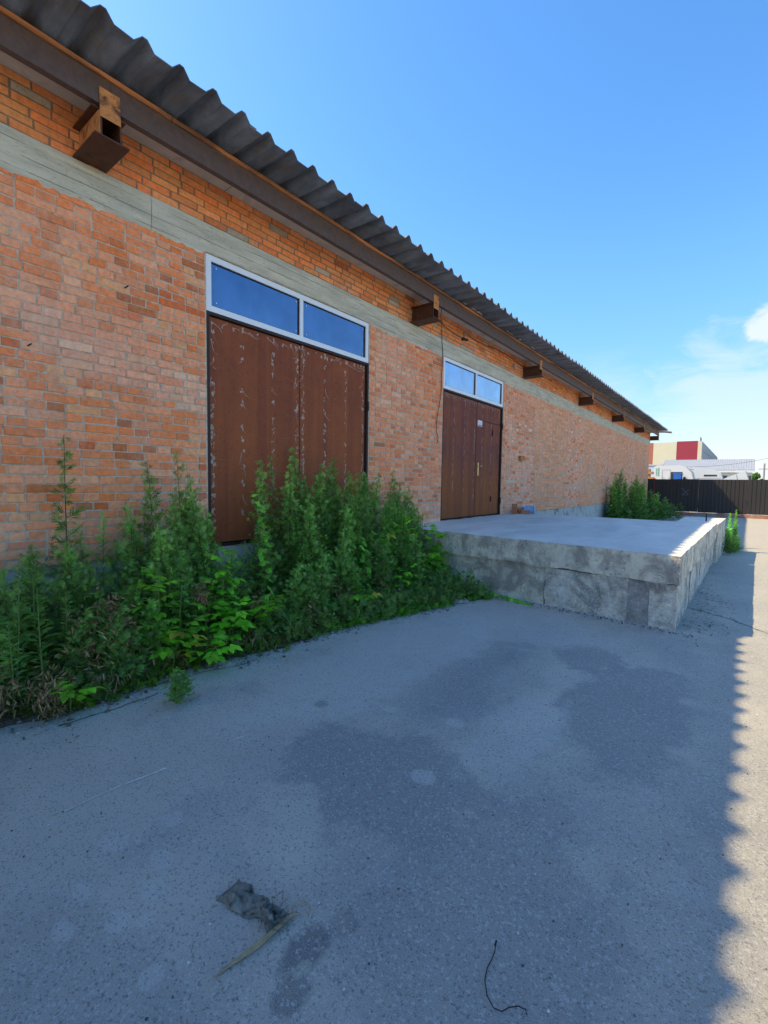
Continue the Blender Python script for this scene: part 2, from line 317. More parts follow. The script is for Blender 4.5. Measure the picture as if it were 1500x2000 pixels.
for (a_,b_,c_,d_) in ((2.92,.77,.05,.045),(2.95,.63,.045,.04),(3.02,.70,.03,.03),(2.80,.86,.06,.04),(2.72,.60,.05,.03),(3.22,.62,.035,.04),(2.84,.5,.05,.03),(2.62,1.0,.05,.05),(2.55,.78,.07,.05),(3.2,2.57,.06,.05),(2.3,2.11,.07,.05),(2.76,2.44,.05,.04),(3.34,1.98,.07,.06)): spot(a_,b_,c_,d_,.62,P_,.3,.35)
for (a_,b_,c_,d_,e_) in ((3.53,.98,.06,.10,.75),(3.60,.86,.05,.07,.6),(3.57,1.12,.05,.06,.4),(2.35,2.2,.05,.05,.5)): spot(a_,b_,c_,d_,e_,(.13,.13,.13),.6,.5)
spot(3.57,.93,.022,.035,.7,(.45,.43,.33),.4,.3)
def vor(scale, lo, hi, amt, loc=(0,0,0), feat='F1', out='Distance'):
    g = N(t, 'ShaderNodeNewGeometry'); mp = N(t, 'ShaderNodeMapping'); mp.inputs['Location'].default_value = loc; t.links.new(g.outputs['Position'], mp.inputs['Vector'])
    nn = N(t, 'ShaderNodeTexNoise'); nn.inputs['Scale'].default_value = scale*1.5; t.links.new(mp.outputs[0], nn.inputs['Vector'])
    ma = N(t, 'ShaderNodeVectorMath', operation='MULTIPLY_ADD'); ma.inputs[1].default_value = (.6/scale,)*3
    t.links.new(nn.outputs['Color'], ma.inputs[0]); t.links.new(mp.outputs[0], ma.inputs[2])
    v = N(t, 'ShaderNodeTexVoronoi'); v.inputs['Scale'].default_value = scale; v.feature = feat; t.links.new(ma.outputs[0], v.inputs['Vector'])
    if out == 'Color':
        s = N(t, 'ShaderNodeSeparateColor'); t.links.new(v.outputs['Color'], s.inputs[0]); o = s.outputs[0]
    else: o = v.outputs[out]
    r = N(t, 'ShaderNodeMapRange'); r.inputs['From Min'].default_value = lo; r.inputs['From Max'].default_value = hi; r.inputs['To Max'].default_value = amt
    t.links.new(o, r.inputs['Value']); return r.outputs[0]
light = vor(115, .80, .95, .60, out='Color'); over(m, light, (.58,.56,.52))
dark = vor(150, .82, .97, .60, loc=(3,2,1), out='Color'); over(m, dark, (.12,.118,.115))
over(m, nfac(m, 300, .55, .63, amt=.55, detail=2), (.66,.63,.58))
over(m, nfac(m, 260, .57, .66, amt=.65, detail=2, loc=(8,8,8)), (.15,.148,.145))
nb = N(t, 'ShaderNodeTexNoise'); nb.inputs['Scale'].default_value = 130; nb.inputs['Detail'].default_value = 5; nb.inputs['Roughness'].default_value = .7
nb2 = N(t, 'ShaderNodeTexNoise'); nb2.inputs['Scale'].default_value = 9; nb2.inputs['Detail'].default_value = 4
g = N(t, 'ShaderNodeNewGeometry'); t.links.new(g.outputs['Position'], nb.inputs['Vector']); t.links.new(g.outputs['Position'], nb2.inputs['Vector'])
sm = N(t, 'ShaderNodeMath', op='ADD'); t.links.new(nb.outputs['Fac'], sm.inputs[0]); t.links.new(nb2.outputs['Fac'], sm.inputs[1])
bp = N(t, 'ShaderNodeBump'); bp.inputs['Strength'].default_value = .8; bp.inputs['Distance'].default_value = .014
t.links.new(sm.outputs[0], bp.inputs['Height']); t.links.new(bp.outputs[0], b.inputs['Normal'])
M['scar'] = mat('pale_trowel_line', (.66,.62,.54), rough=.95, var=.3, vscale=20)
M['crack'] = mat('dark_crack_fill', (.045,.04,.035), rough=1, var=.4, vscale=30)
M['dust'] = mat('plaster_dust', (.46,.45,.42), rough=1, var=.25, vscale=20, bump=.5)

def leafmat(name, c, tr, rough=.55, var=.3):
    m = bpy.data.materials.new(name); m.use_nodes = True; t = m.node_tree; L = t.links.new
    b = t.nodes['Principled BSDF']; b.inputs['Roughness'].default_value = rough; b.inputs['Specular IOR Level'].default_value = .35
    a = N(t, 'ShaderNodeAttribute'); a.attribute_name = 'Col'
    g = N(t, 'ShaderNodeNewGeometry'); n = N(t, 'ShaderNodeTexNoise'); n.inputs['Scale'].default_value = 7; L(g.outputs['Position'], n.inputs['Vector'])
    r = N(t, 'ShaderNodeMapRange'); r.inputs['From Min'].default_value = .3; r.inputs['From Max'].default_value = .7; r.inputs['To Min'].default_value = 1-var; r.inputs['To Max'].default_value = 1+var
    L(n.outputs['Fac'], r.inputs['Value'])
    oi = N(t, 'ShaderNodeObjectInfo'); r3 = N(t, 'ShaderNodeMapRange'); r3.inputs['To Min'].default_value = .72; r3.inputs['To Max'].default_value = 1.38; L(oi.outputs['Random'], r3.inputs['Value'])
    rm = N(t, 'ShaderNodeMath', op='MULTIPLY'); L(r.outputs[0], rm.inputs[0]); L(r3.outputs[0], rm.inputs[1])
    m1 = N(t, 'ShaderNodeVectorMath', operation='MULTIPLY'); m1.inputs[1].default_value = c; L(a.outputs['Color'], m1.inputs[0])
    m2 = N(t, 'ShaderNodeVectorMath', operation='SCALE'); L(m1.outputs[0], m2.inputs[0]); L(rm.outputs[0], m2.inputs['Scale'])
    L(m2.outputs[0], b.inputs['Base Color'])
    T = N(t, 'ShaderNodeBsdfTranslucent'); m4 = N(t, 'ShaderNodeVectorMath', operation='MULTIPLY'); m4.inputs[1].default_value = (1.3,1.5,.7); L(m2.outputs[0], m4.inputs[0]); L(m4.outputs[0], T.inputs['Color'])
    ms = N(t, 'ShaderNodeMixShader'); ms.inputs[0].default_value = tr; L(b.outputs[0], ms.inputs[1]); L(T.outputs[0], ms.inputs[2])
    L(ms.outputs[0], t.nodes['Material Output'].inputs['Surface']); return m
M['mug'] = leafmat('mugwort_leaf', (.155,.30,.075), .38)
M['nettle'] = leafmat('nettle_leaf', (.135,.33,.055), .34)
M['bright'] = leafmat('bright_leaf', (.20,.50,.035), .42, rough=.4)
M['hop'] = leafmat('hop_leaf', (.17,.44,.04), .40)
M['dryleaf'] = leafmat('dry_leaf', (.32,.23,.13), .15)
M['stem'] = mat('plant_stem', (.10,.075,.04), rough=.8, var=.3, vscale=10)
M['gstem'] = mat('green_stem', (.14,.20,.05), rough=.7, var=.2, vscale=10)

# ------------------------------------------------------------------ ground
def gz(y): return 0.0 if y < 12 else max(-.12, -.0062*(y-12))
g = MB()
ys = [-400,-60,-10,0,6,12,15,18,21,24,27,30,33,40,60,120,600]; xs = [-400,-60,-10,0,5,10,40,400]
g.add([(x,y,gz(y)) for y in ys for x in xs], [(j*len(xs)+i, j*len(xs)+i+1, (j+1)*len(xs)+i+1, (j+1)*len(xs)+i) for j in range(len(ys)-1) for i in range(len(xs)-1)])
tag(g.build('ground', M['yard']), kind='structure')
# soil strip with ragged pavement edge
edge = [(-4,.85),(-1,.9),(0,.95),(.7,1.08),(1.25,1.2),(1.76,1.1),(2.2,1.14),(2.7,1.3),(3.4,1.28),(3.9,1.4),(4.7,1.62),(5.3,1.7),(5.70,1.95)]
s = MB(); pts = []
for (ya,xa),(yb,xb) in zip(edge, edge[1:]):
    k = max(2, int((yb-ya)/.05))
    for i in range(k):
        f = i/k; yy = ya+(yb-ya)*f; pts.append((xa+(xb-xa)*f+.05*noise.noise(Vector((yy*6,0,3)))+.02*noise.noise(Vector((yy*25,1,3))), yy))
nn = len(pts); vs_ = []
for x,y in pts: vs_ += [(0.0,y,.03), (x*.5,y,.035+.015*noise.noise(Vector((x,y*3,0)))), (x-.06,y,.018), (x,y,.003)]
s.add(vs_, [(i*4+k, i*4+k+1, (i+1)*4+k+1, (i+1)*4+k) for i in range(nn-1) for k in range(3)])
tag(s.build('soil_strip', M['soil']), kind='structure')
# trowel line and expansion crack drawn in the yard surface as thin real strips
def strip(pts, wd, z, name, m, label, cat, jag=.01, kind='structure', gap=0):
    s = MB(); P = []
    for (a, b) in zip(pts, pts[1:]):
        a = Vector((*a,0)); b = Vector((*b,0)); k = max(2, int((b-a).length/.04))
        for i in range(k):
            q = a.lerp(b, i/k); d = (b-a).normalized(); nrm = Vector((-d.y, d.x, 0)); q = q+nrm*jag*3*noise.noise(q*5)+nrm*jag*noise.noise(q*23)
            P.append((q, nrm))
    vs_ = []
    for q, nrm in P:
        ww = wd*(.5+abs(noise.noise(q*11))*1.6); vs_ += [q+nrm*ww/2+Vector((0,0,z)), q-nrm*ww/2+Vector((0,0,z))]
    s.add(vs_, [(2*i,2*i+1,2*i+3,2*i+2) for i in range(len(P)-1) if noise.noise(P[i][0]*4)>gap-1]); o = s.build(name, m); tag(o, kind=kind); return o
strip([(2.19,-.4),(2.19,.87),(2.26,1.37),(2.33,1.91)], .011, .004, 'pavement_line', M['scar'], None, None, jag=.004, gap=.95)
strip([(3.9,7.1),(4.27,6.9),(4.56,6.67),(4.87,6.31),(5.4,5.9)], .014, .004, 'pavement_crack', M['crack'], None, None, jag=.012)
strip([(1.12,1.35),(1.22,1.7),(1.28,2.1),(1.38,2.45)], .012, .005, 'pavement_crack', M['crack'], None, None, jag=.015)
strip([(1.3,.95),(1.36,1.3),(1.32,1.6)], .010, .005, 'pavement_crack', M['crack'], None, None, jag=.015)

# ------------------------------------------------------------------ warehouse
YEND, YBEG = 31.3, -6.0
ZB, ZW0, ZBAND0, ZBAND1, ZSOF = .80, 3.348, 3.941, 4.235, 4.665
G1 = (2.77, 5.46); G2 = (7.65, 10.39)
wh = empty('brick_warehouse', (0, 12, 0), 'long single storey orange brick warehouse with rusty steel gates and wavy grey roof', 'warehouse')
def part(mb, name, m, parent=wh, **k):
    o = mb.build(name, m, None, **k); o.parent = parent
    o.matrix_parent_inverse = parent.matrix_world.inverted() if False else Matrix.Translation((0,0,0))
    # parent sits at its own location: keep world coordinates
    off = Vector((0,0,0)); p = parent
    while p: off += p.location; p = p.parent
    o.location = -off
    return o
mb = MB()
segs = [(YBEG, G1[0]), (G1[1], G2[0]), (G2[1], YEND)]
for a, b_ in segs: mb.box(-.40, -.003, a, b_, ZB, ZBAND0)
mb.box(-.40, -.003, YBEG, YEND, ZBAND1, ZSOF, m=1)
mb.box(-11.6, -.40, YEND-.38, YEND, ZB, 4.6); mb.box(-11.6, -.40, YBEG, YBEG+.38, ZB, 4.6)
mb.prism([(-.4,4.6),(-11.6,4.6),(-11.6,4.68),(-6,4.88),(-.4,4.68)], 'y', YEND-.38, YEND)
mb.prism([(-.4,4.6),(-11.6,4.6),(-11.6,4.68),(-6,4.88),(-.4,4.68)], 'y', YBEG, YBEG+.38)
mb.box(-12, -11.6, YBEG, YEND, 0, 4.6)
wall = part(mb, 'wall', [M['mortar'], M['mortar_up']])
# bricks
HP, SP, CP = .137, .274, .0769          # header pitch, stretcher pitch, course pitch
def zone(y):
    for a, b_ in ((12.35,15.1),(17.2,20.1),(21.9,25.0),(26.6,31.0)):
        if a <= y < b_: return 'panel'
    return 'pier' if y > 10.4 else 'old'
def bcolor(y, z, zn, upper):
    n = noise.noise(Vector((y*.55, z*.9, 2))); n2 = noise.noise(Vector((y*1.7, z*2.2, 7))); r = rnd.random()
    base = Vector((.86,.235,.070))
    pale = Vector((.87,.38,.20)); dark_ = Vector((.36,.13,.06)); tan = Vector((.84,.38,.17)); red = Vector((.66,.14,.05)); pink = Vector((.88,.44,.28)); cr = Vector((.86,.55,.36))
    if upper:
        c = base.lerp(Vector((.82,.33,.12)), rnd.random()); 
        if r < .06: c = dark_.lerp(base,.4)
        elif r < .10: c = Vector((.46,.36,.26))
        return c*rnd.uniform(.82,1.12)
    if zn == 'panel':
        c = Vector((.80,.33,.16)).lerp(Vector((.84,.42,.25)), rnd.random())
        if z < 1.6: c = c.lerp(pale, .5)
        return c*rnd.uniform(.88,1.1)
    if zn == 'pier':
        c = Vector((.80,.34,.19)).lerp(pink, min(1,max(0, .35+n*1.3+(.35 if z<2.3 else 0))))
        if y > 15: c = c.lerp(pink, .5)
        if r < .10: c = base
        elif r < .14: c = cr
        return c*rnd.uniform(.85,1.1)
    if r < .46: c = base.lerp(pale, rnd.random()*.3)
    elif r < .70: c = base.lerp(pale, .65)
    elif r < .76: c = red.lerp(base, .35)
    elif r < .80: c = tan
    elif r < .80+max(0,.07+.20*n2): c = dark_.lerp(base, .15+rnd.random()*.5)
    else: c = pale
    wsh = max(0, n*1.3-.08)
    if 1.2 < y < 3 and 2.1 < z < 3.1 and abs((z-2.9)+.28*(y-1)) < .22: wsh += .65
    if y > 5.4: wsh += .30 if z < 2.6 else .08
    if z < 1.15: wsh += .45
    c = c.lerp(pink if rnd.random() < .75 else cr, min(.72, wsh*rnd.uniform(.4,1)))
    return c*rnd.uniform(.90,1.10)
bricks = []   # (y0,y1,z0,z1,proud,color)
def lay(y0, y1, z0, z1, upper=False):
    rows = round((z1-z0)/CP); pitch = (z1-z0)/rows
    for k in range(rows):
        z = z0+k*pitch; y = y0
        zc = z+pitch/2
        while y < y1-.015:
            zn = zone(y); 
            if y == y0 or zn != lastz:
                lastz = zn; st = True
            else: st = False
            if upper or zn == 'panel': ln = SP; first = SP/2 if k % 2 else SP
            else:
                kind = (k % 2) == 0 and k % 14 != 6
                ln = SP if kind else HP; first = ln if k % 2 else (ln*.5 if kind else HP*.72)
                if rnd.random() < .06: ln = HP if ln == SP else SP
            L_ = first if st else ln
            if upper and rnd.random() < .08: L_ = HP
            L_ *= rnd.uniform(.97, 1.03)
            ye = min(y+L_, y1)
            if y1-ye < .04: ye = y1
            g_ = .0075 if upper else .0060 if zn == 'panel' else .0065
            wz = .0035*noise.noise(Vector((y*.8, k*.7, 0)))
            pr = rnd.uniform(.001, .008) + (-.0 if zn != 'panel' else -.0005)
            if rnd.random() < .035 and not upper: pr = -.002
            bricks.append((y+g_, ye-g_, z+.0052+wz, z+pitch-.0052+wz, pr, bcolor((y+ye)/2, zc, zn, upper)))
            y = ye
lay(-3.5, G1[0]-.01, ZB, ZBAND0); lay(G1[1]+.01, G2[0]-.01, ZB, ZBAND0); lay(G2[1]+.01, YEND-.001, ZB, ZBAND0)
lay(-3.5, YEND-.001, ZBAND1, ZSOF, True)
def area(b):
    c = [proj((0,y,z)) for y in b[:2] for z in b[2:4]]
    if any(q is None for q in c): return 0
    cx = sum(q[0] for q in c)/4; cy = sum(q[1] for q in c)/4
    if not (8 < cx < 1495 and 8 < cy < 1992): return 0
    ym, zm = (b[0]+b[1])/2, (b[2]+b[3])/2
    if zm < 1.35 and ym < 6: return 0            # behind the weeds
    return abs((c[3][0]-c[0][0])*(c[1][1]-c[0][1]))
order = sorted(range(len(bricks)), key=lambda i: -area(bricks[i])); top = set(order[:298])
def brick_mesh(w_, h_, depth=.03):
    """a slightly battered brick: front face chamfered and uneven"""
    m_ = MB(); j = .0022; c_ = .0045
    f_ = [(0,-w_/2,-h_/2),(0,w_/2,-h_/2),(0,w_/2,h_/2),(0,-w_/2,h_/2)]
    back = [(-depth,a,b) for _,a,b in f_]
    mid = [(-c_*rnd.uniform(.5,1.4), a+rnd.uniform(-j,j), b+rnd.uniform(-j,j)) for _,a,b in f_]
    fr = [(rnd.uniform(-.001,.001), a-math.copysign(c_*rnd.uniform(.5,1.6),a), b-math.copysign(c_*rnd.uniform(.5,1.6),b)) for _,a,b in f_]
    vs_ = back+mid+fr; fs = [(8,9,10,11)]
    for i in range(4): k = (i+1)%4; fs += [(i,k,4+k,4+i),(4+i,4+k,8+k,8+i)]
    m_.add(vs_, fs); return m_
vars_ = {}
for nm, wref in (('s', SP-.012), ('h', HP-.012)):
    for i in range(8):
        o = brick_mesh(wref, CP-.0104).build('brick', M['brick_o']); vars_[(nm,i)] = o.data; bpy.data.objects.remove(o)
rest = MB(); 
woff = -Vector(wh.location)
for i, (a, b_, z0, z1, pr, c) in enumerate(bricks):
    if i in top:
        wid = b_-a; k = 's' if wid > .2 else 'h'; ref = (SP if k == 's' else HP)-.012
        o = bpy.data.objects.new('brick', vars_[(k, rnd.randrange(8))]); col.objects.link(o); o.parent = wall
        o.location = (pr, (a+b_)/2, (z0+z1)/2); o.scale = (1, wid/ref, (z1-z0)/(CP-.0104)); o.color = (*c, 1)
        o.rotation_euler = (rnd.gauss(0,.004), 0, 0)
    else:
        h_ = z1-z0; x_ = pr; cc = .004; near = a < 12
        j = .0018 if near else 0
        P4 = [(a,z0),(b_,z0),(b_,z1),(a,z1)]
        base_ = [(-.012,p,q) for p,q in P4]
        fr = [(x_, p+(cc if q_ in (0,3) else -cc)+rnd.uniform(-j,j), q+(cc if q_ < 2 else -cc)+rnd.uniform(-j,j)) for q_,(p,q) in enumerate(P4)]
        rest.add(base_+fr, [(4,5,6,7)]+[(i_,(i_+1)%4,4+(i_+1)%4,4+i_) for i_ in range(4)], tuple(c))
o = rest.build('brickwork', M['brick'], wall); tag(o, kind='stuff')

# plinth
mb = MB()
mb.box(-.40, -.03, YBEG, YEND, 0-.3, ZB-.002)
part(mb, 'concrete_plinth', M['plinth'])
# window-height ring beam, cast in lengths with board marks and ragged mortar underneath
cuts = [YBEG, 1.05, 2.2, 6.3, 9.6, 13.2, 17.9, 22.4, 27.0, YEND]
for a, b_ in zip(cuts, cuts[1:]):
    mb = MB(); n_ = max(4, int((b_-a)/.035)); rows = 7
    vs_ = []
    for i in range(n_+1):
        y = a+.002+(b_-a-.004)*i/n_
        ragged = ZBAND0-.015-.035*abs(noise.noise(Vector((y*3.1,0,0))))-.045*max(0,noise.noise(Vector((y*13,2,0))))-(.02*rnd.random())
        if G1[0]-.02 < y < G1[1]+.02 or G2[0]-.02 < y < G2[1]+.02: ragged = ZBAND0
        for k in range(rows+1):
            f = k/rows; z = ragged+(ZBAND1-.003-ragged)*f
            x = .016+.006*noise.noise(Vector((y*1.5, z*8, 1)))+.005*noise.noise(Vector((y*11, z*30, 1)))+.004*(math.floor(f*3.01)%2)
            if k == 0: x = .006
            if k == rows: x = .006
            vs_.append((x,y,z))
    R1 = rows+1
    mb.add(vs_, [(i*R1+k, (i+1)*R1+k, (i+1)*R1+k+1, i*R1+k+1) for i in range(n_) for k in range(rows)])
    mb.box(-.40, .0, a+.003, b_-.003, ZBAND0, ZBAND1-.003)
    part(mb, 'concrete_lintel', M['band'])

# gates and transom windows
def gate(y0, y1, split, cols, gm, far):
    z0 = ZB+.012; z1 = ZW0-.004; xg = -.045
    fr = MB(); t_ = .035
    fr.box(xg-.05, -.002, y0, y0+t_, z0, z1); fr.box(xg-.05, -.002, y1-t_, y1, z0, z1)
    fr.box(xg-.05, -.008, y0+t_, y1-t_, z1-.03, z1); fr.box(xg-.05, -.008, y0+t_, y1-t_, z0-.008, z0+.02)
    fo = part(fr, 'gate', M['gateframe'])
    def leaf(a, b_, c0, c1, name='gate_leaf', x=xg, th=.035):
        l = MB(); l.box(x-th, x, a, b_, c0, c1); o = l.build(name, gm, fo, bevel=.004); return o
    leaves = []
    if not far:
        leaves = [leaf(y0+t_+.006, split-.006, z0+.03, z1-.036), leaf(split+.006, y1-t_-.006, z0+.03, z1-.036)]
    else:
        leaves = [leaf(y0+t_+.006, split-.007, z0+.03, z1-.036), leaf(split+.007, y1-t_-.006, 2.93, z1-.036), leaf(split+.007, y1-t_-.006, z0+.03, 2.922)]
    # burnt weld marks: small splashes in vertical rows with drips
    wm = MB()
    def splash(y, z, r):
        n_ = rnd.randint(7,10); pts = []
        for i in range(n_):
            a = 2*math.pi*i/n_; q = r*rnd.uniform(.25,1.25); pts.append((xg+.0016+rnd.uniform(0,.0008), y+math.cos(a)*q*.8, z+math.sin(a)*q*1.1))
        wm.add([(xg+.002,y,z)]+pts, [(0,1+i,1+(i+1)%n_) for i in range(n_)])
    def thread(y, z, ln, w_, ang, curl):
        p = Vector((0,y,z)); d = ang; vs_ = []; n_ = 12
        for i in range(n_+1):
            nrm = Vector((0,-math.sin(d),math.cos(d)))*w_/2*(1-i/n_*.6); q = p+Vector((xg+.0014,0,0)); vs_ += [q+nrm, q-nrm]
            p = p+Vector((0,math.cos(d),math.sin(d)))*ln/n_; d += curl/n_+rnd.uniform(-.18,.18)
        wm.add(vs_, [(2*i,2*i+1,2*i+3,2*i+2) for i in range(n_)])
    for ci, cy_ in enumerate(cols):
        z = z1-.08; mid = abs(cy_-split) < .1
        edge_ = ci in (0, len(cols)-1)
        while z > (z0+.5 if far else z0+.25):
            if far: thread(cy_+rnd.uniform(-.008,.008), z, rnd.uniform(.05,.16), rnd.uniform(.008,.018), -math.pi/2+rnd.uniform(-.15,.15), rnd.uniform(-.4,.4)); z -= rnd.uniform(.10,.24)
            else:
                if rnd.random() < .8:
                    for _ in range(rnd.randint(2,4)): splash(cy_+rnd.uniform(-.02,.02), z+rnd.uniform(-.035,.035), rnd.uniform(.008,.026))
                if rnd.random() < (.9 if mid or edge_ else .5): thread(cy_+rnd.uniform(-.015,.015), z, rnd.uniform(.05,.16), rnd.uniform(.004,.010), -math.pi/2+rnd.uniform(-.3,.3), rnd.uniform(-1.6,1.6))
                z -= rnd.uniform(.07,.13) if (mid or edge_) else rnd.uniform(.10,.19)
    y = y0+.09
    while y < y1-.08:
        if far: thread(y, z1-.05, rnd.uniform(.05,.12), .012, -math.pi/2+rnd.uniform(-.5,.5), 0); y += rnd.uniform(.04,.09)
        else:
            splash(y, z1-.09+rnd.uniform(-.03,.03), rnd.uniform(.012,.03))
            if rnd.random() < .6: thread(y, z1-.09, rnd.uniform(.08,.2), .009, rnd.uniform(-.8,.3), rnd.uniform(-1.5,1.5))
            y += rnd.uniform(.06,.16)
    o = wm.build('weld_mark', M['weld'], fo); tag(o, kind='stuff')
    if not far:
        wm = MB()
        for _ in range(34): thread(rnd.uniform(y0+.1,y1-.3), rnd.uniform(1.5,3.1), rnd.uniform(.3,.9), .0045, rnd.uniform(0,6.28), rnd.uniform(-2.5,2.5))
        # keep the scratches on the leaves
        o = wm.build('scratch_mark', M['scratch'], fo); tag(o, kind='stuff')
        ok = [v for v in o.data.vertices if v.co.y < y0+.05 or v.co.y > y1-.05 or v.co.z > z1-.04]
        for v in ok: v.co.y = min(max(v.co.y, y0+.05), y1-.05); v.co.z = min(v.co.z, z1-.04)
    for (ya, zs) in (((y1-.02, (2.9,1.15)) if far else (y1-.02, (2.7,1.4))),):
        for z_ in zs:
            h = MB(); h.tube([(.006,ya,z_-.07),(.006,ya,z_+.07)], .014, 8); h.build('hinge', M['gateframe'], fo)
    if far:
        for (a, b_) in ((2.77,2.64),(1.26,1.14)):
            h = MB(); h.tube([(xg+.012,9.925,b_),(xg+.012,9.925,a)], .013, 8); h.build('hinge', M['black'], fo)
        h = MB(); h.box(xg, xg+.008, 9.235, 9.275, 1.72, 2.00); h.tube([(xg+.008,9.255,1.93),(xg+.05,9.255,1.93),(xg+.05,9.36,1.925)], .009, 6); h.build('door_handle', M['brass'], fo, bevel=.002)
        h = MB(); h.box(xg, xg+.002, 9.19, 9.40, 2.795, 2.925, m=0); h.box(xg+.002, xg+.0028, 9.21, 9.38, 2.80, 2.83, m=1); h.box(xg+.002, xg+.0028, 9.22, 9.36, 2.86, 2.864, m=1); h.box(xg+.002, xg+.0028, 9.22, 9.33, 2.88, 2.884, m=1)
        h.build('paper_notice', [M['paper'], M['redink']], fo)
    # transom
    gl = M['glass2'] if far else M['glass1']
    yw0, yw1 = y0+.006, y1-.006; a0, a1 = ZW0+.002, ZBAND0-.004; xf = -.012; wd = .062
    ym = (yw0+yw1)/2
    f = MB()
    f.box(xf-.06, xf, yw0, yw1, a0, a0+wd); f.box(xf-.06, xf, yw0, yw1, a1-wd, a1)
    for (p, q) in ((yw0, yw0+wd), (yw1-wd, yw1), (ym-wd*.45, ym+wd*.45)): f.box(xf-.06, xf-.0002, p, q, a0+wd, a1-wd)
    wo = part(f, 'transom_window', M['pvc'])
    ctr = MB()
    for (p, q) in ((yw0+wd, ym-wd*.45), (ym+wd*.45, yw1-wd)):
        gk = MB(); e = .010
        gk.box(xf-.03, xf-.018, p, p+e, a0+wd, a1-wd); gk.box(xf-.03, xf-.018, q-e, q, a0+wd, a1-wd)
        gk.box(xf-.03, xf-.018, p+e, q-e, a0+wd, a0+wd+e); gk.box(xf-.03, xf-.018, p+e, q-e, a1-wd-e, a1-wd); gk.build('gasket', M['black'], wo)
        # slightly bowed pane so that the reflection wanders
        pn = MB(); nx_, nz_ = 12, 5; b0 = rnd.uniform(-.5,.5)
        vv = [(xf-.027+.0014*math.sin(math.pi*i/nx_)*math.sin(math.pi*k/nz_)*b0, p+e+(q-p-2*e)*i/nx_, a0+wd+e+(a1-a0-2*wd-2*e)*k/nz_) for i in range(nx_+1) for k in range(nz_+1)]
        pn.add(vv, [(i*(nz_+1)+k, (i+1)*(nz_+1)+k, (i+1)*(nz_+1)+k+1, i*(nz_+1)+k+1) for i in range(nx_) for k in range(nz_)])
        pn.build('pane', gl, wo, smooth=True)
        for cy_ in (p+.07, q-.05):
            for cz in (a0+wd+.05, a1-wd-.05):
                d = MB(); d.tube([(xf-.026,cy_,cz),(xf-.018,cy_,cz)], .008, 8); d.build('pane_clip', M['dot'], wo)
    # dark interior behind, so no light leaks
    dk = MB(); dk.box(-.41, -.38, y0-.02, y1+.02, ZB, ZBAND0); part(dk, 'inner_screen', M['black'])
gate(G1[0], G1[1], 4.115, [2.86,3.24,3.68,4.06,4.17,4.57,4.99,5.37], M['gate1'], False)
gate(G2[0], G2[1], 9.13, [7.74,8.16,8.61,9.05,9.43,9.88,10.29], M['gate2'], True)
for o in bpy.data.objects:
    if o.name.startswith('gate') and not o.name.startswith('gate_leaf') and o.parent is wh: pass

# soffit, purlin channel, board, brackets
mb = MB(); y = YBEG
while y < YEND-.1:
    e = min(y+3.0, YEND+.0); mb = MB(); mb.box(-.40, .42, y+.006, e-.006, ZSOF, ZSOF+.07, j=.002); part(mb, 'soffit_slab', M['soffit']); y = e
def chan(y0, y1):
    m_ = MB(); pr_ = [(.37,4.502),(.43,4.502),(.43,4.70),(.34,4.70),(.34,4.69),(.420,4.69),(.420,4.512),(.37,4.512)]
    m_.prism(pr_, 'y', y0, y1); return m_
for a, b_ in ((YBEG,1.69),(1.693,6.64),(6.643,11.59),(11.593,16.54),(16.543,21.49),(21.493,26.44),(26.443,31.45)):
    part(chan(a, b_), 'eave_channel', M['beam'])
y = YBEG
while y < 30.6:
    e = min(y+rnd.uniform(3.6,4.6), 31.2); m_ = MB(); n_ = int((e-y)/.05)+2; vs_ = []
    for i in range(n_+1):
        yy = y+(e-y)*i/n_; t1 = .012*noise.noise(Vector((yy*3,0,9))); t2 = .008*noise.noise(Vector((yy*9,0,4)))
        vs_ += [(.36,yy,4.702),(.452+t2,yy,4.702),(.458+t2,yy,4.735+t1),(.44,yy,4.750+t1),(.36,yy,4.755)]
    m_.add(vs_, [(i*5+k,(i+1)*5+k,(i+1)*5+(k+1)%5,i*5+(k+1)%5) for i in range(n_) for k in range(5)]+[(0,1,2,3,4),tuple(n_*5+k for k in (4,3,2,1,0))])
    part(m_, 'eave_board', M['plank']); y = e+.006
m_ = MB()
for yy in [rnd.uniform(6,30) for _ in range(45)]+[rnd.uniform(17,27) for _ in range(60)]:
    n_ = 7; r_ = rnd.uniform(.006,.020); ln = rnd.uniform(.04,.25)
    m_.tube([(.455,yy,4.765),(.47,yy+ln*.3,4.765+rnd.uniform(-.01,.02)),(.475,yy+ln*.7,4.76),(.46,yy+ln,4.755)], [r_*.4,r_,r_*.8,r_*.3], 6)
tag(part(m_, 'sealing_foam', M['foam']), kind='stuff')
for k in range(7):
    y0 = 1.69+4.95*k; m_ = MB()
    m_.box(-.02, .470, y0-.135, y0+.125, 4.240, 4.252)                       # bottom plate
    m_.box(-.02, .432, y0-.078, y0-.066, 4.2525, 4.47); m_.box(-.02, .432, y0+.066, y0+.078, 4.2525, 4.47)
    m_.box(-.02, .41, y0-.13, y0-.0785, 4.470, 4.4845); m_.box(-.02, .41, y0-.078, y0+.125, 4.4705, 4.4845)
    m_.box(-.02, .06, y0-.0655, y0+.0655, 4.2525, 4.47)
    br = part(m_, 'bracket', M['beam_dark'])
    p_ = MB(); p_.box(.4325, .4405, y0-.082, y0+.070, 4.405, 4.625, j=.003); p_.build('end_plate', M['rustplate'], br)
    p_ = MB(); p_.box(.0, .428, y0-.0835, y0-.0785, 4.258, 4.462); p_.build('rusty_web', M['rustplate'], br) if k == 0 else None

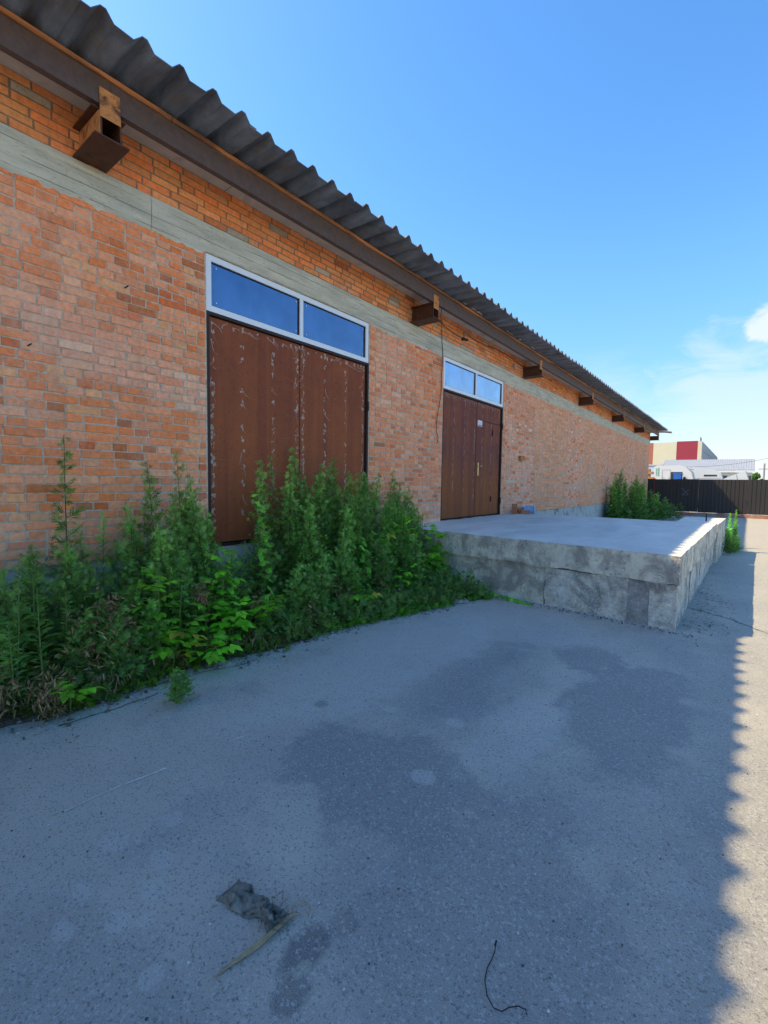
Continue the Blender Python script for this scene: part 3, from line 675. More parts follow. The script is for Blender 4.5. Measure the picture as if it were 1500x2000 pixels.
# roof
SL = .035
rf = MB()
def roofz(x): return 4.755+(.90-x)*SL
rf.prism([(-.2,roofz(-.2)-.09),(-6,roofz(-6)-.09),(-12.6,roofz(-6)-6.6*SL-.09),(-12.6,roofz(-6)-6.6*SL-.05),(-6,roofz(-6)-.04),(-.2,roofz(-.2)-.04)], 'y', YBEG-.3, 30.55)
roof = part(rf, 'roof', M['sheet'])
PW = .2855
def sheet(nw, x0, x1, y0, dz=0, curl=0, tilt=0):
    prof = [(0,0),(.47,0),(.69,.066),(.82,.066),(1.0,0)]
    pts = []
    for k in range(nw):
        for (a, h) in prof[:-1]: pts.append((y0+(k+a)*PW, h))
    pts.append((y0+nw*PW, 0)); pts.append((y0+nw*PW+.07, 0))
    m_ = MB(); xs_ = [x0+(x1-x0)*i/6 for i in range(7)]; top_ = []; th = .007
    for i, x in enumerate(xs_):
        for (yy, h) in pts:
            wob = .004*noise.noise(Vector((x*2,yy*1.3,dz*50)))
            if i == 6: x_ = x+.010*noise.noise(Vector((0,yy*5,2)))
            else: x_ = x
            top_.append((x_, yy, roofz(x_)+h+dz+wob+tilt*(yy-y0)-curl*max(0,x-.6)))
    n_ = len(pts); b_ = [(a, c, d-th) for a,c,d in top_]; nv = len(top_)
    fs = [(i*n_+k,(i+1)*n_+k,(i+1)*n_+k+1,i*n_+k+1) for i in range(6) for k in range(n_-1)]
    fs2 = [tuple(q+nv for q in f[::-1]) for f in fs]
    rim = [(6*n_+k, 6*n_+k+nv, 6*n_+k+1+nv, 6*n_+k+1) for k in range(n_-1)]+[(k, k+1, k+1+nv, k+nv) for k in range(n_-1)]
    rim += [(i*n_, i*n_+nv, (i+1)*n_+nv, (i+1)*n_) for i in range(6)]+[(i*n_+n_-1, (i+1)*n_+n_-1, (i+1)*n_+n_-1+nv, i*n_+n_-1+nv) for i in range(6)]
    m_.add(top_+b_, fs+fs2+rim); return m_
# phase so that the teeth fall where the photograph shows them (crest near y = 1.60 + n*PW at the eave)
Y0S = 1.535
k = -26; i_ = 0
while Y0S+k*PW < 30.0:
    nw = 5
    o = sheet(nw, -1.0, .90+rnd.uniform(-.008,.008), Y0S+k*PW, dz=(.0085 if i_ % 2 else 0), tilt=0).build('corrugated_sheet', M['sheet'], roof); k += nw; i_ += 1
o = sheet(2, -1.0, 1.05, Y0S+k*PW-.05, dz=-.012, curl=.12, tilt=-.06).build('corrugated_sheet', M['greyroof'], roof); o['label'] = 'pale bent end sheet of the roof'

# small wall fittings
m_ = MB(); m_.box(-.005, .085, 11.40, 11.62, 2.14, 2.27, j=.006); part(m_, 'projecting_brick', M['rustplate'])
m_ = MB(); m_.box(-.005, .06, 10.86, 10.97, 4.33, 4.46, j=.006); part(m_, 'pale_brick', M['foam'])
m_ = MB(); m_.tube([(.50,6.72,4.45),(.30,7.0,4.40),(.08,7.42,4.47),(.025,7.5,4.44),(.028,7.51,4.2),(.03,7.55,3.96),(.02,7.545,3.6),(.022,7.54,3.3),(.03,7.47,3.0),(.022,7.42,2.8),(.03,7.37,2.6),(.022,7.40,2.5),(.026,7.46,2.38),(.022,7.42,2.28)], .0055, 6)
m_.tube([(.10,7.3,4.45),(.12,7.75,4.36),(.16,8.1,4.33)], .006, 6)
part(m_, 'hanging_cable', M['cable'])
m_ = MB(); m_.tube([(.15,8.06,4.33),(.19,8.2,4.33)], [.032,.022], 10); m_.tube([(.16,8.1,4.36),(.16,8.1,4.48)], .007, 5); part(m_, 'cable_insulator', M['black'])
m_ = MB()
pp = [(.02, 8.4+i*.5, 4.55-.03*math.sin(i*1.3)) for i in range(9)]; m_.tube(pp, .006, 5); part(m_, 'hanging_cable', M['cable'])
for (yy, zz) in ((1.95,3.30),(1.2,2.6)):
    m_ = MB(); m_.tube([(0,yy,zz),(.05,yy+.01,zz+.01)], .006, 5); part(m_, 'nail', M['cable'])

# ------------------------------------------------------------------ loading platform
pf = empty('loading_platform', (2, 8.5, 0), 'low weathered concrete loading platform in front of the second rusty gate', 'loading platform')
def rough_sheet(P00, P10, P11, P01, n1_, n2_, amp, nrm, sc_=4.0, seed=0, edge=0):
    vs_ = []; P00, P10, P11, P01 = map(Vector, (P00, P10, P11, P01)); nrm = Vector(nrm)
    for i in range(n1_+1):
        for k in range(n2_+1):
            a, b2 = i/n1_, k/n2_; q = (P00.lerp(P10,a)).lerp(P01.lerp(P11,a), b2)
            d = noise.noise(q*sc_+Vector((seed,0,0)))*amp+noise.noise(q*sc_*4+Vector((seed,3,0)))*amp*.5+noise.noise(q*sc_*13)*amp*.25
            fe = min(a,1-a,b2*1.0,1-b2)
            vs_.append(q+nrm*(d*(1 if fe > 0 else .6)))
    return vs_, [(i*(n2_+1)+k,(i+1)*(n2_+1)+k,(i+1)*(n2_+1)+k+1,i*(n2_+1)+k+1) for i in range(n1_) for k in range(n2_)]
def rough_block(c, res=.035, amp=.008, seed=0, sc_=4.0, skip=''):
    """c: 4 ground corners (x,y) anticlockwise, z0, z1 -> closed block, displaced along a shared 3-D noise so the edges stay joined"""
    (A,B,C,D), z0, z1 = c; m_ = MB(); pts = [A,B,C,D]
    def disp(q, ct):
        e = Vector((noise.noise(q*sc_+Vector((seed,1,0))), noise.noise(q*sc_+Vector((7,seed,0))), noise.noise(q*sc_+Vector((0,5,seed)))))
        e2 = Vector((noise.noise(q*sc_*5), noise.noise(q*sc_*5+Vector((9,0,0))), noise.noise(q*sc_*5+Vector((0,9,0)))))
        return q+e*amp+e2*amp*.45
    ctr_ = Vector((0,0,0))
    for i in range(4):
        if str(i) in skip: continue
        P, Q = pts[i], pts[(i+1)%4]; ln = (Vector(P)-Vector(Q)).length; n1_ = max(1,int(ln/res)); n2_ = max(1,int((z1-z0)/res))
        vs_ = [disp(Vector((P[0]+(Q[0]-P[0])*a/n1_, P[1]+(Q[1]-P[1])*a/n1_, z0+(z1-z0)*k/n2_)), ctr_) for a in range(n1_+1) for k in range(n2_+1)]
        m_.add(vs_, [(a*(n2_+1)+k,(a+1)*(n2_+1)+k,(a+1)*(n2_+1)+k+1,a*(n2_+1)+k+1) for a in range(n1_) for k in range(n2_)])
    for zz, fl in ((z1,False),(z0,True)):
        n1_ = max(1,int((Vector(A)-Vector(B)).length/(res*1.5))); n2_ = max(1,int((Vector(B)-Vector(C)).length/(res*1.5)))
        if fl: n1_, n2_ = 2, 2
        vs_ = []
        for a in range(n1_+1):
            for k in range(n2_+1):
                q = Vector((*A,0)).lerp(Vector((*B,0)),a/n1_).lerp(Vector((*D,0)).lerp(Vector((*C,0)),a/n1_),k/n2_); q.z = zz
                vs_.append(disp(q, ctr_) if not fl else q)
        m_.add(vs_, [(a*(n2_+1)+k,(a+1)*(n2_+1)+k,(a+1)*(n2_+1)+k+1,a*(n2_+1)+k+1) for a in range(n1_) for k in range(n2_)], m=(1 if not fl else 0))
    return m_
ZP = .818; ZS = .50
A, B, C, D = (.003,6.13), (4.10,5.73), (4.18,11.45), (.003,11.2)
# top slab with a slightly sagging underside
mb = rough_block(([A,B,C,D], ZS, ZP), res=.03, amp=.009, seed=3)
# break the corner and wear the rim
for i, v in enumerate(mb.v):
    x, y, z = v
    dr = (B[0]-x)+ (z < 1)*0; d1 = max(0,(ZP-z)); 
    front = y-(6.13-.0976*x)
    if z > ZP-.05 and (front < .05 or (4.10+.014*(y-5.73))-x < .05):
        kk = .012*abs(noise.noise(Vector((x*6,y*6,1))))+.010*max(0,noise.noise(Vector((x*19,y*19,4))))
        z -= kk
        if x > 3.98 and y < 5.9: z -= .012*(1-min(1,math.hypot(4.1-x, y-5.73)/.15))
    if z < ZS+.02 and front < .06: z += .025*noise.noise(Vector((x*2.2,0,5)))+.01*noise.noise(Vector((x*11,0,5)))
    mb.v[i] = (x, y, z)
part(mb, 'top_slab', [M['plat'], M['plat_top']], pf, smooth=False)
# foundation blocks, set back a little under the slab, joints between
def fy(x): return 6.13-.0976*x
def fblock(x0, x1, seed, inset=.022, mtl='plat_low', z0=-.05, z1=ZS-.004, amp=.013, y1=7.2):
    m_ = rough_block(([(x0,fy(x0)+inset),(x1,fy(x1)+inset),(x1,y1),(x0,y1)], z0, z1), res=.03, amp=amp, seed=seed, sc_=5)
    part(m_, 'foundation_block', [M[mtl], M[mtl]], pf)
fblock(.01, 2.612, 11, inset=.045, mtl='plat'); fblock(2.63, 3.60, 15, inset=.026, amp=.02); fblock(3.603, 3.82, 15, inset=.030, mtl='post', amp=.010); fblock(3.823, 4.082, 15, inset=.024, mtl='plat_low', amp=.011)
for j, (a, b_) in enumerate(((7.21,8.6),(8.61,10.0),(10.01,11.4))):
    x1a, x1b = 4.068+.014*(a-5.73), 4.068+.014*(b_-5.73)
    m_ = rough_block(([(2.2,a),(x1a,a),(x1b,b_),(2.2,b_)], -.06, ZS-.004), res=.05, amp=.012, seed=30+j, sc_=5); part(m_, 'foundation_block', [M['plat_low'], M['plat_low']], pf)
m_ = rough_block(([(.01,7.21),(2.19,7.21),(2.19,11.1),(.01,11.1)], -.06, ZS-.004), res=.2, amp=.002, seed=30+j, sc_=5); part(m_, 'foundation_block', [M['plat_low'], M['plat_low']], pf)
# hanging torn cloth-like mortar under the slab corner
m_ = MB()
for _ in range(26):
    x = rnd.uniform(3.78,3.98); y = fy(x)+.008; l = rnd.uniform(.05,.15); z = ZS+.01
    m_.tube([(x,y,z),(x+rnd.uniform(-.02,.02),y-.012,z-l*.5),(x+rnd.uniform(-.03,.03),y+.004,z-l)], [.007,.005,.002], 4)
tag(part(m_, 'hanging_fibre', M['board'], pf), kind='stuff')
# second, lower block behind the platform
m_ = rough_block(([(3.45,11.52),(4.20,11.52),(4.26,13.9),(3.45,13.9)], -.1, .79), res=.05, amp=.01, seed=50)
o = m_.build('concrete_block', [M['plat'], M['plat_top']]); tag(o, 'separate pale concrete block with upright bolt behind the loading platform', 'concrete block')
m_ = MB(); m_.tube([(3.95,12.4,.78),(3.95,12.4,.93)], .014, 7); m_.tube([(3.95,12.4,.93),(3.95,12.4,.955)], .024, 6); m_.build('anchor_bolt', M['black'], o)

# loose things on the platform
def loose(name, x, y, z, dims, rz, label, mt, cat='brick', tilt=0, grp='loose bricks on the platform'):
    m_ = MB(); a, b_, c = dims; m_.box(-a/2,a/2,-b_/2,b_/2,0,c, j=.004); o = m_.build(name, mt, bevel=.004); o.location = (x,y,z); o.rotation_euler = (tilt,0,rz); return tag(o, label, cat, grp)
M['lb1'] = mat('loose_brick', (.42,.17,.085), var=.25, vscale=15, bump=.4); M['lb2'] = mat('loose_brick_dark', (.26,.10,.055), var=.3, vscale=15, bump=.4)
loose('loose_brick', .22, 10.72, .822, (.12,.10,.25), .4, 'loose orange brick standing on end by the second gate', M['lb1'])
loose('loose_brick', .14, 11.16, .822, (.12,.25,.07), .2, 'dark loose brick lying behind the two stacked ones', M['lb2'])
loose('loose_brick', .36, 11.0, .822, (.25,.12,.085), .9, 'orange brick lying at front of the small heap by the wall', M['lb1'])
loose('loose_brick', .17, 11.17, .895, (.12,.25,.065), -.5, 'broken brick lying crosswise on top of the dark brick', M['lb1'], tilt=.06)
# blue canister, lying
m_ = MB(); n_ = 12
for (x0) in (0,): m_.prism([(-.17,.0),(-.19,.05),(-.18,.12),(-.12,.17),(.08,.175),(.17,.13),(.19,.05),(.16,.0)], 'x', -.12, .12)
o = m_.build('plastic_canister', M['canister'], bevel=.022); o.location = (.34,11.08+.33,.823); o.rotation_euler = (0,0,.25)
tag(o, 'light blue plastic canister lying at the wall beside the loose bricks', 'canister')
c_ = MB(); c_.tube([(0,.17,.09),(0,.215,.095)], .028, 10); c_.build('cap', M['canister'], o); c_ = MB(); c_.tube([(0,-.1,.165),(0,-.07,.2),(0,.03,.2),(0,.06,.168)], .012, 6); c_.build('handle', M['canister'], o)

# weathered slab scrap at the foot of the weeds
m_ = MB(); prf = []
for i in range(13):
    f = i/12; prf.append((f*.85, .20*(1-f)**1.6+.01))
vs_ = []
for (a, z) in prf:
    for yy in (-.11, .11): vs_ += [(a, yy+.02*noise.noise(Vector((a*5,yy,0))), z), (a, yy, z+.03)]
m_.add(vs_, [f for i in range(12) for f in ((i*4,i*4+4,i*4+6,i*4+2),(i*4+1,i*4+3,i*4+7,i*4+5),(i*4,i*4+1,i*4+5,i*4+4),(i*4+2,i*4+6,i*4+7,i*4+3))]+[(0,2,3,1),(48,49,51,50)])
o = m_.build('bent_board', M['board']); o.location = (1.10,5.72,.0); o.rotation_euler = (0,0,-.62)
tag(o, 'pale bent weathered board sticking out of the weeds beside the platform', 'board')

# ------------------------------------------------------------------ rag, straw, wire, pebbles
m_ = MB(); n1_, n2_ = 30, 18; vs_ = []
for i in range(n1_+1):
    for k in range(n2_+1):
        a, b2 = i/n1_*2-1, k/n2_*2-1
        nar = 1.05-.30*max(0,a+.2)-.35*math.exp(-((a-.30)/.16)**2)+.12*math.sin(a*9)
        x = a*.155; y = b2*.062*nar
        q = Vector((x*9,y*9,0)); h = .006+.034*abs(noise.noise(Vector((x*6+3,y*22,1))))+.020*abs(noise.noise(q*3.5))+.012*max(0,1-abs(a-.35)*3)
        h *= min(1, (1-abs(b2))*3.0+.12, (1-abs(a))*4+.12)
        vs_.append((x+.02*noise.noise(q*1.1), y+.022*noise.noise(q*1.4+Vector((5,5,0))), h+.002))
m_.add(vs_, [(i*(n2_+1)+k,(i+1)*(n2_+1)+k,(i+1)*(n2_+1)+k+1,i*(n2_+1)+k+1) for i in range(n1_) for k in range(n2_)])
for _ in range(60):
    x, y = .10+rnd.gauss(0,.03), rnd.gauss(0,.03); a = rnd.uniform(0,6.28); l = rnd.uniform(.03,.07)
    m_.tube([(x,y,.02),(x+math.cos(a)*l*.5,y+math.sin(a)*l*.5,.03),(x+math.cos(a+.7)*l,y+math.sin(a+.7)*l,.004)], [.0015,.0015,.0008], 4)
o = m_.build('rag', M['rag'], smooth=True); o.location = (3.275,.965,0); o.rotation_euler = (0,0,.12); o.scale = (.92,.80,1.25)
tag(o, 'crumpled dirty grey rag knotted at one end on the asphalt', 'rag')
m_ = MB()
A_, B_ = Vector((3.41,1.03,.012)), Vector((3.375,.725,.004))
for _ in range(16):
    o1 = Vector((rnd.gauss(0,.0025), 0, rnd.uniform(0,.008))); mid_ = A_.lerp(B_,.5)+o1+Vector((rnd.gauss(0,.0025)+.010,0,.004)); f = rnd.uniform(.75,1.0)
    m_.tube([A_+o1, mid_, A_.lerp(B_,f)+o1*.6], [.0022,.0020,.0010], 4)
for k in range(14):
    a = k/14*math.pi*1.7; m_.tube([(3.42+.035*math.cos(a),1.06+.03*math.sin(a),.012),(3.42+.035*math.cos(a+.5),1.06+.03*math.sin(a+.5),.014)], .002, 4)
tag(m_.build('straw_bundle', M['straw']), 'thin dry straw stalk lying on the asphalt below the grey rag', 'straw')
m_ = MB(); m_.tube([(4.020,1.385,.012),(4.028,1.36,.008),(4.030,1.33,.006),(4.030,1.30,.006),(4.040,1.262,.006),(4.065,1.225,.006),(4.095,1.207,.006),(4.118,1.212,.008),(4.130,1.235,.008),(4.150,1.258,.006),(4.170,1.262,.006),(4.178,1.252,.005)], .0017, 6)
m_.tube([(4.018,1.395,.012),(4.021,1.377,.012)], .0032, 6)
tag(m_.build('wire', M['cable']), 'thin dark bent piece of wire lying on the asphalt', 'wire')
def pebbles(name, spots, m_name, pal, kind='stuff'):
    m_ = MB()
    for (x, y, r_) in spots:
        c = rnd.choice(pal); k = rnd.uniform(.7,1.1); c = tuple(q*k for q in c); n_ = 5
        ring = [(x+math.cos(2*math.pi*i/n_+x*50)*r_*rnd.uniform(.7,1.2), y+math.sin(2*math.pi*i/n_+x*50)*r_*rnd.uniform(.7,1.2), gz(y)+.001) for i in range(n_)]
        ring2 = [(x+(p[0]-x)*.6, y+(p[1]-y)*.6, p[2]+r_*rnd.uniform(.5,.9)) for p in ring]
        m_.add(ring+ring2, [(i,(i+1)%n_,n_+(i+1)%n_,n_+i) for i in range(n_)]+[tuple(n_+i for i in range(n_))], c)
    o = m_.build(name, M[m_name]); tag(o, kind=kind); return o
sp_ = [(rnd.uniform(1.2,5.4), rnd.uniform(.5,5.6)**1, rnd.choice((.0012,.0018,.0018,.0025,.0025,.005))) for _ in range(3400)]
sp_ += [(rnd.uniform(2.2,6.5), 5+rnd.random()*8, rnd.choice((.004,.006,.009))) for _ in range(500)]
pebbles('loose_gravel', sp_, 'stone', [(.5,.48,.44),(.10,.10,.10),(.2,.19,.18),(.6,.57,.52)])
sp_ = []
for _ in range(900):
    x = rnd.uniform(1.9,4.25); d = abs(rnd.gauss(0,.09)); sp_.append((x, fy(x)-.01-d, rnd.choice((.003,.004,.006,.009,.014))*(1.1-min(d*3,.7))))
for _ in range(260):
    y = rnd.uniform(5.6,9.5); d = abs(rnd.gauss(0,.13)); sp_.append((4.12+d, y, rnd.choice((.003,.004,.006,.010))))
pebbles('concrete_crumbs', sp_, 'stone', [(.44,.43,.40),(.36,.35,.32),(.5,.49,.46),(.12,.11,.1)])
o = tag(pebbles('asphalt_crumbs', [(edge[min(i,len(edge)-1)][1]+rnd.gauss(.02,.07), edge[min(i,len(edge)-1)][0]+rnd.uniform(-.5,.5), rnd.choice((.004,.006,.01,.018))) for i in [rnd.randrange(2,12) for _ in range(900)]], 'stone', [(.2,.19,.18),(.12,.1,.08),(.3,.28,.25)]), kind='stuff')

# ------------------------------------------------------------------ plants
def leaf_lobe(m_, base, d, nrm, ln, wd, c):
    side = d.cross(nrm).normalized()*wd
    m_.add([base, base+d*ln*.45+side, base+d*ln, base+d*ln*.45-side], [(0,1,2,3)], c)
def feather(m_, base, d, ln, c, lobes=3):
    """a pinnately cut mugwort leaf"""
    d = d.normalized(); nrm = d.cross(Vector((rnd.uniform(-1,1),rnd.uniform(-1,1),.4))).normalized(); nrm = nrm.cross(d).normalized()
    side = d.cross(nrm).normalized(); 
    ln *= 1.75; leaf_lobe(m_, base+d*ln*.25, (d+nrm*rnd.uniform(-.2,.2)).normalized(), nrm, ln*.85, ln*.062, c)
    for k in range(lobes):
        f = .2+.5*k/lobes
        for s_ in (-1,1):
            dd = (d*.72+side*s_*.75+nrm*rnd.uniform(-.25,.15)).normalized()
            leaf_lobe(m_, base+d*ln*f, dd, nrm, ln*(.62-.14*k), ln*.048, c)
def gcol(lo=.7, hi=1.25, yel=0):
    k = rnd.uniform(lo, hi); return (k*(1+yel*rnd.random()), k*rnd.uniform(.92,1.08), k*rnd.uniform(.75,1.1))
def mugwort(h, dens=1.0, spread=.24, thin=False):
    st = MB(); lf = MB(); bend = Vector((rnd.uniform(-.06,.06), rnd.uniform(-.06,.06), 0))
    def axis(f): return Vector((bend.x*f*f*h, bend.y*f*f*h, h*f))
    st.tube([axis(i/8) for i in range(9)], [.0065*(1-.8*i/8)*(h/1.4)**.5 for i in range(9)], 5, m=0)
    n_ = int((h/.036)*dens); 
    for i in range(n_):
        f = .06+.94*i/n_; p = axis(f); a = i*2.4+rnd.uniform(-.4,.4); out = Vector((math.cos(a),math.sin(a),0))
        env = (1-f)**.75
        L_ = (spread*env+.035)*rnd.uniform(.55,1.15)
        if thin and f > .45: L_ *= .75
        up_ = .55+.55*f; d = (out+Vector((0,0,up_))).normalized()
        if L_ > .07:
            q = p; st.tube([p, p+d*L_*.6+Vector((0,0,-.01)), p+d*L_], [.0022,.0018,.001], 4, m=0)
            m = int(L_/.026*dens)+1
            for j in range(m+1):
                ff = (j+.3)/(m+1); b0 = p+d*L_*ff; a2 = rnd.uniform(0,6.28); o2 = Vector((math.cos(a2),math.sin(a2),rnd.uniform(-.35,.6)))
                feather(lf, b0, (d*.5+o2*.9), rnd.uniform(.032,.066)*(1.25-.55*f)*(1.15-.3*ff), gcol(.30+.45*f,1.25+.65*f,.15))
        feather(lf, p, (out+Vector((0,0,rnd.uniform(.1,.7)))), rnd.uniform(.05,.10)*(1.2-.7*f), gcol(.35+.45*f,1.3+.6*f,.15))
        if f > .75:
            for _ in range(2): feather(lf, p, Vector((rnd.uniform(-.7,.7),rnd.uniform(-.7,.7),1)), rnd.uniform(.025,.045), gcol(1.0,1.5), 2)
    return st, lf
def plant(name, parts, label, cat, group=None, loc=(0,0,0)):
    e = empty(name, loc, label, cat, group)
    for nm, mb_, mt in parts: mb_.build(nm, mt, e)
    return e
protos = []

for (h, dn, sp2, th) in ((1.75,1.0,.22,False),(1.55,1.1,.26,False),(1.30,1.1,.27,False),(1.0,1.15,.25,False),(1.9,.62,.30,True),(1.45,.75,.27,True)):
    st, lf = mugwort(h, dn*1.12, sp2*1.12, th)
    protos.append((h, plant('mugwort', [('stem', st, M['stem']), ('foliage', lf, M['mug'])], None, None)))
kids = kids_of(); used = set()
def put(pi, x, y, h, label, group, z=.02, cat='weed', rz=None, sxy=None, name=None):
    ph, pr = protos[pi]; s_ = h/ph
    o = pr if pi not in used and name is None else copy_tree(pr, kids); used.add(pi)
    o.location = (x,y,z); o.rotation_euler = (rnd.gauss(0,.07), rnd.gauss(0,.07), rnd.uniform(0,6.28) if rz is None else rz); o.scale = ((sxy or s_**.6),(sxy or s_**.6),s_)
    tag(o, label, cat, group); return o
GL, GM, GF = 'mugwort in the clump left of the first gate', 'mugwort in the clump in front of the first gate', 'mugwort in the clump at the far end of the wall'
# left clump: individually recognisable tall ones
put(4, .45, 1.31, 1.90, 'tallest sparse mugwort with bare reddish stem standing alone against the left brickwork', GL, sxy=1.15)
put(0, .35, 2.09, 1.68, 'tall mugwort second from the gate edge with greyish feathery tip', GL)
put(4, .30, 2.32, 1.80, 'slender tall mugwort reaching highest next to the first gate frame', GL, sxy=.85)
put(1, .35, 2.46, 1.56, 'bushy mugwort right at the left edge of the first gate', GL)
put(5, .35, 1.57, 1.24, 'short slim mugwort just right of the tallest lone stalk', GL, sxy=.7)
put(5, .33, 1.83, 1.30, 'slim mugwort between the lone stalk and the gate side group', GL, sxy=.75)
put(5, .35, 2.63, 1.25, 'mugwort leaning over the lower left corner of the first gate', GL)
lblL = 'leafy mugwort in the lower dense mass of the left clump'
for (x, y, h, pi) in [(.25,1.15,1.0,2),(.25,.9,1.0,3),(.35,1.75,1.0,3),(.3,2.2,1.15,2),(.65,.85,.9,3),(.25,.5,.95,3),(1.0,1.4,.62,3),(1.0,1.7,.6,3),(.3,1.4,.95,3),(.25,2.55,1.2,2),(.30,.75,1.0,3),(.55,1.0,.95,3),(.75,1.15,.80,3),(.5,1.3,1.05,2),(.7,1.45,.9,3),(.5,1.65,1.0,2),(.85,1.6,.72,3),(.6,1.95,1.15,2),(.8,1.9,.85,3),(.55,2.2,1.4,1),(.8,2.2,1.1,2),(.6,2.45,1.4,1),(.7,2.0,1.15,2),(.5,1.95,1.3,1),(.8,2.5,.85,3),(.95,2.05,.62,3),(.2,1.5,1.05,5),(.2,1.95,1.25,5),(.45,2.35,1.4,1),(.3,.3,.9,3),(.6,.35,.8,3),(.95,1.15,.6,3),(.9,.75,.6,3),(.65,.0,.8,3)]:
    put(pi, x, y, h, lblL if x < .8 else 'short leafy mugwort along the front edge of the left clump', GL)
# middle clump
tops = [(.35,3.12,1.74,0,'leftmost tall mugwort of the clump before the first gate'),(.35,3.42,1.84,4,'tall thin mugwort left of the middle of the gate clump'),(.35,3.85,1.96,0,'highest mugwort of the gate clump at the joint of the leaves'),
 (.35,4.11,1.72,1,None),(.35,4.33,1.83,0,'tall mugwort just right of the highest one in the gate clump'),(.35,4.74,1.64,1,None),(.35,5.01,1.61,1,None),(.35,5.36,1.73,4,'tall slim mugwort in front of the right gate post'),(.35,5.68,1.58,0,None),(.35,6.0,1.38,5,'rightmost mugwort of the gate clump rising before the bricks by the platform')]
lblM = 'leafy mugwort within the dense mass in front of the first gate'
for (x,y,h,pi,lb) in tops: put(pi, x, y, h, lb or lblM, GM)
for i in range(44):
    y = 3.12+2.85*((i*.618)%1); x = rnd.uniform(.25,1.12)*(1 if y < 5.2 else .8); h = 1.80-.62*(x-.2)/.9+rnd.uniform(-.22,.12)
    if y < 3.35: h *= .75
    if y > 5.3: h *= .86
    if x > .85: h = rnd.uniform(.55,.95)
    put(3 if h < 1.0 else 2 if h < 1.3 else 1 if h < 1.6 else 0, x, y, h, lblM if x <= .85 else 'short leafy mugwort along the front edge of the clump before the first gate', GM)
# far clump at the end of the wall
lblF = 'dark leafy mugwort in the bush at the far corner of the wall'
for i in range(30):
    y = 20.6+5.8*((i*.618)%1); x = .2+rnd.random()*(.5+.22*(y-20.6)); h = rnd.uniform(1.5,2.1)*(1-.22*(x-.2)/1.4)*(1 if y < 25 else .8)
    o = put(rnd.choice((0,1,1,2)), x, y, h, lblF, GF, z=gz(y)-.02); o.scale = (1.35,1.35,o.scale.z*rnd.uniform(.9,1.15))
# small weed by the block in the sun and a tiny tuft on the pavement
def yellow_spike(h):
    st = MB(); lf = MB(); st.tube([(0,0,0),(.01,0,h*.5),(0,.01,h)], [.008,.006,.002], 5)
    for i in range(int(h*110)):
        f = i/(h*110); a = i*2.4; ln = (.10*(1-f)+.028)*rnd.uniform(.7,1.2); d = Vector((math.cos(a),math.sin(a),.5+f)).normalized()
        for _ in range(2): leaf_lobe(lf, Vector((0,0,h*f)), (d+Vector((rnd.uniform(-.4,.4),rnd.uniform(-.4,.4),0))).normalized(), Vector((0,0,1)), ln, ln*.2, gcol(.8,1.3,.3))
    return st, lf
st, lf = yellow_spike(1.0); e = plant('yellow_weed', [('stem', st, M['gstem']), ('foliage', lf, M['bright'])], 'taller sunlit yellow green weed spike beside the concrete block', 'weed', 'sunlit weeds beside the concrete block', (4.45,14.0,gz(14)))
e.scale = (1.6,1.6,1.02)
st, lf = yellow_spike(.8); e = plant('yellow_weed', [('stem', st, M['gstem']), ('foliage', lf, M['bright'])], 'shorter sunlit weed spike close against the concrete block', 'weed', 'sunlit weeds beside the concrete block', (4.32,14.9,gz(14)))
e.scale = (1.6,1.6,1.1)
for (x,y,h) in ((4.36,13.2,.5),(4.42,13.6,.45),(4.5,14.2,.4),(4.35,14.4,.6)):
    put(3, x, y, h, 'low dark mugwort at the foot of the yellow weed spikes', 'low weeds beside the concrete block', z=gz(y))
put(3, 1.62, 1.54, .26, 'small separate tuft of weed growing from the pavement edge', 'small pavement weeds', sxy=.42)
put(3, 1.58, 1.62, .20, 'tiny weed beside the separate pavement tuft', 'small pavement weeds', sxy=.35)

# lanceolate goldenrod-like stalks at the left edge
def lance(h):
    st = MB(); lf = MB(); st.tube([(0,0,0),(.015,0,h*.5),(.0,.01,h)], [.005,.004,.0015], 5)
    n_ = int(h*85)
    for i in range(n_):
        f = .08+.92*i/n_; a = i*2.4; ln = (.070*math.sin(math.pi*min(1,f*.85+.12))+.03)*rnd.uniform(.55,1.4); d = Vector((math.cos(a+rnd.uniform(-.6,.6)),math.sin(a),.5+.9*f*f+rnd.uniform(-.4,.5))).normalized()
        p = Vector((.015*math.sin(f*3),0,h*f)); c = gcol(.7,1.15); sd_ = d.cross(Vector((0,0,1))).normalized()*ln*.085
        tip = p+d*ln*.95+Vector((0,0,-.28*ln)); mid_ = p+d*ln*.5
        lf.add([p, mid_+sd_, tip, mid_-sd_], [(0,1,2),(0,2,3)], c)
    return st, lf
st, lf = lance(.95); pl_ = plant('willow_herb', [('stem', st, M['gstem']), ('foliage', lf, M['mug'])], None, None); kids.update(kids_of())
for i, (x,y,h,lb) in enumerate([(.9,.83,.98,'upright narrow leaved stalk at the left edge of the photo'),(.98,.97,.80,'narrow leaved stalk with yellow green stem right of the edge one'),(.7,1.02,.95,'narrow leaved stalk standing behind the front pair at left'),(1.02,.62,.7,'low narrow leaved stalk in the lower left corner of the weeds'),(.85,1.12,.72,'narrow leaved stalk in front of the tall lone mugwort'),(.75,.6,.95,'narrow leaved stalk partly out of the left edge'),(1.0,.8,.6,'short narrow leaved stalk at the front left')]):
    o = pl_ if i == 0 else copy_tree(pl_, kids); o.location = (x,y,.02); o.rotation_euler = (rnd.uniform(-.08,.08),rnd.uniform(-.08,.08),rnd.uniform(0,6)); o.scale = (1.15,1.15,h/.95); tag(o, lb, 'weed', 'narrow leaved stalks in the left clump')

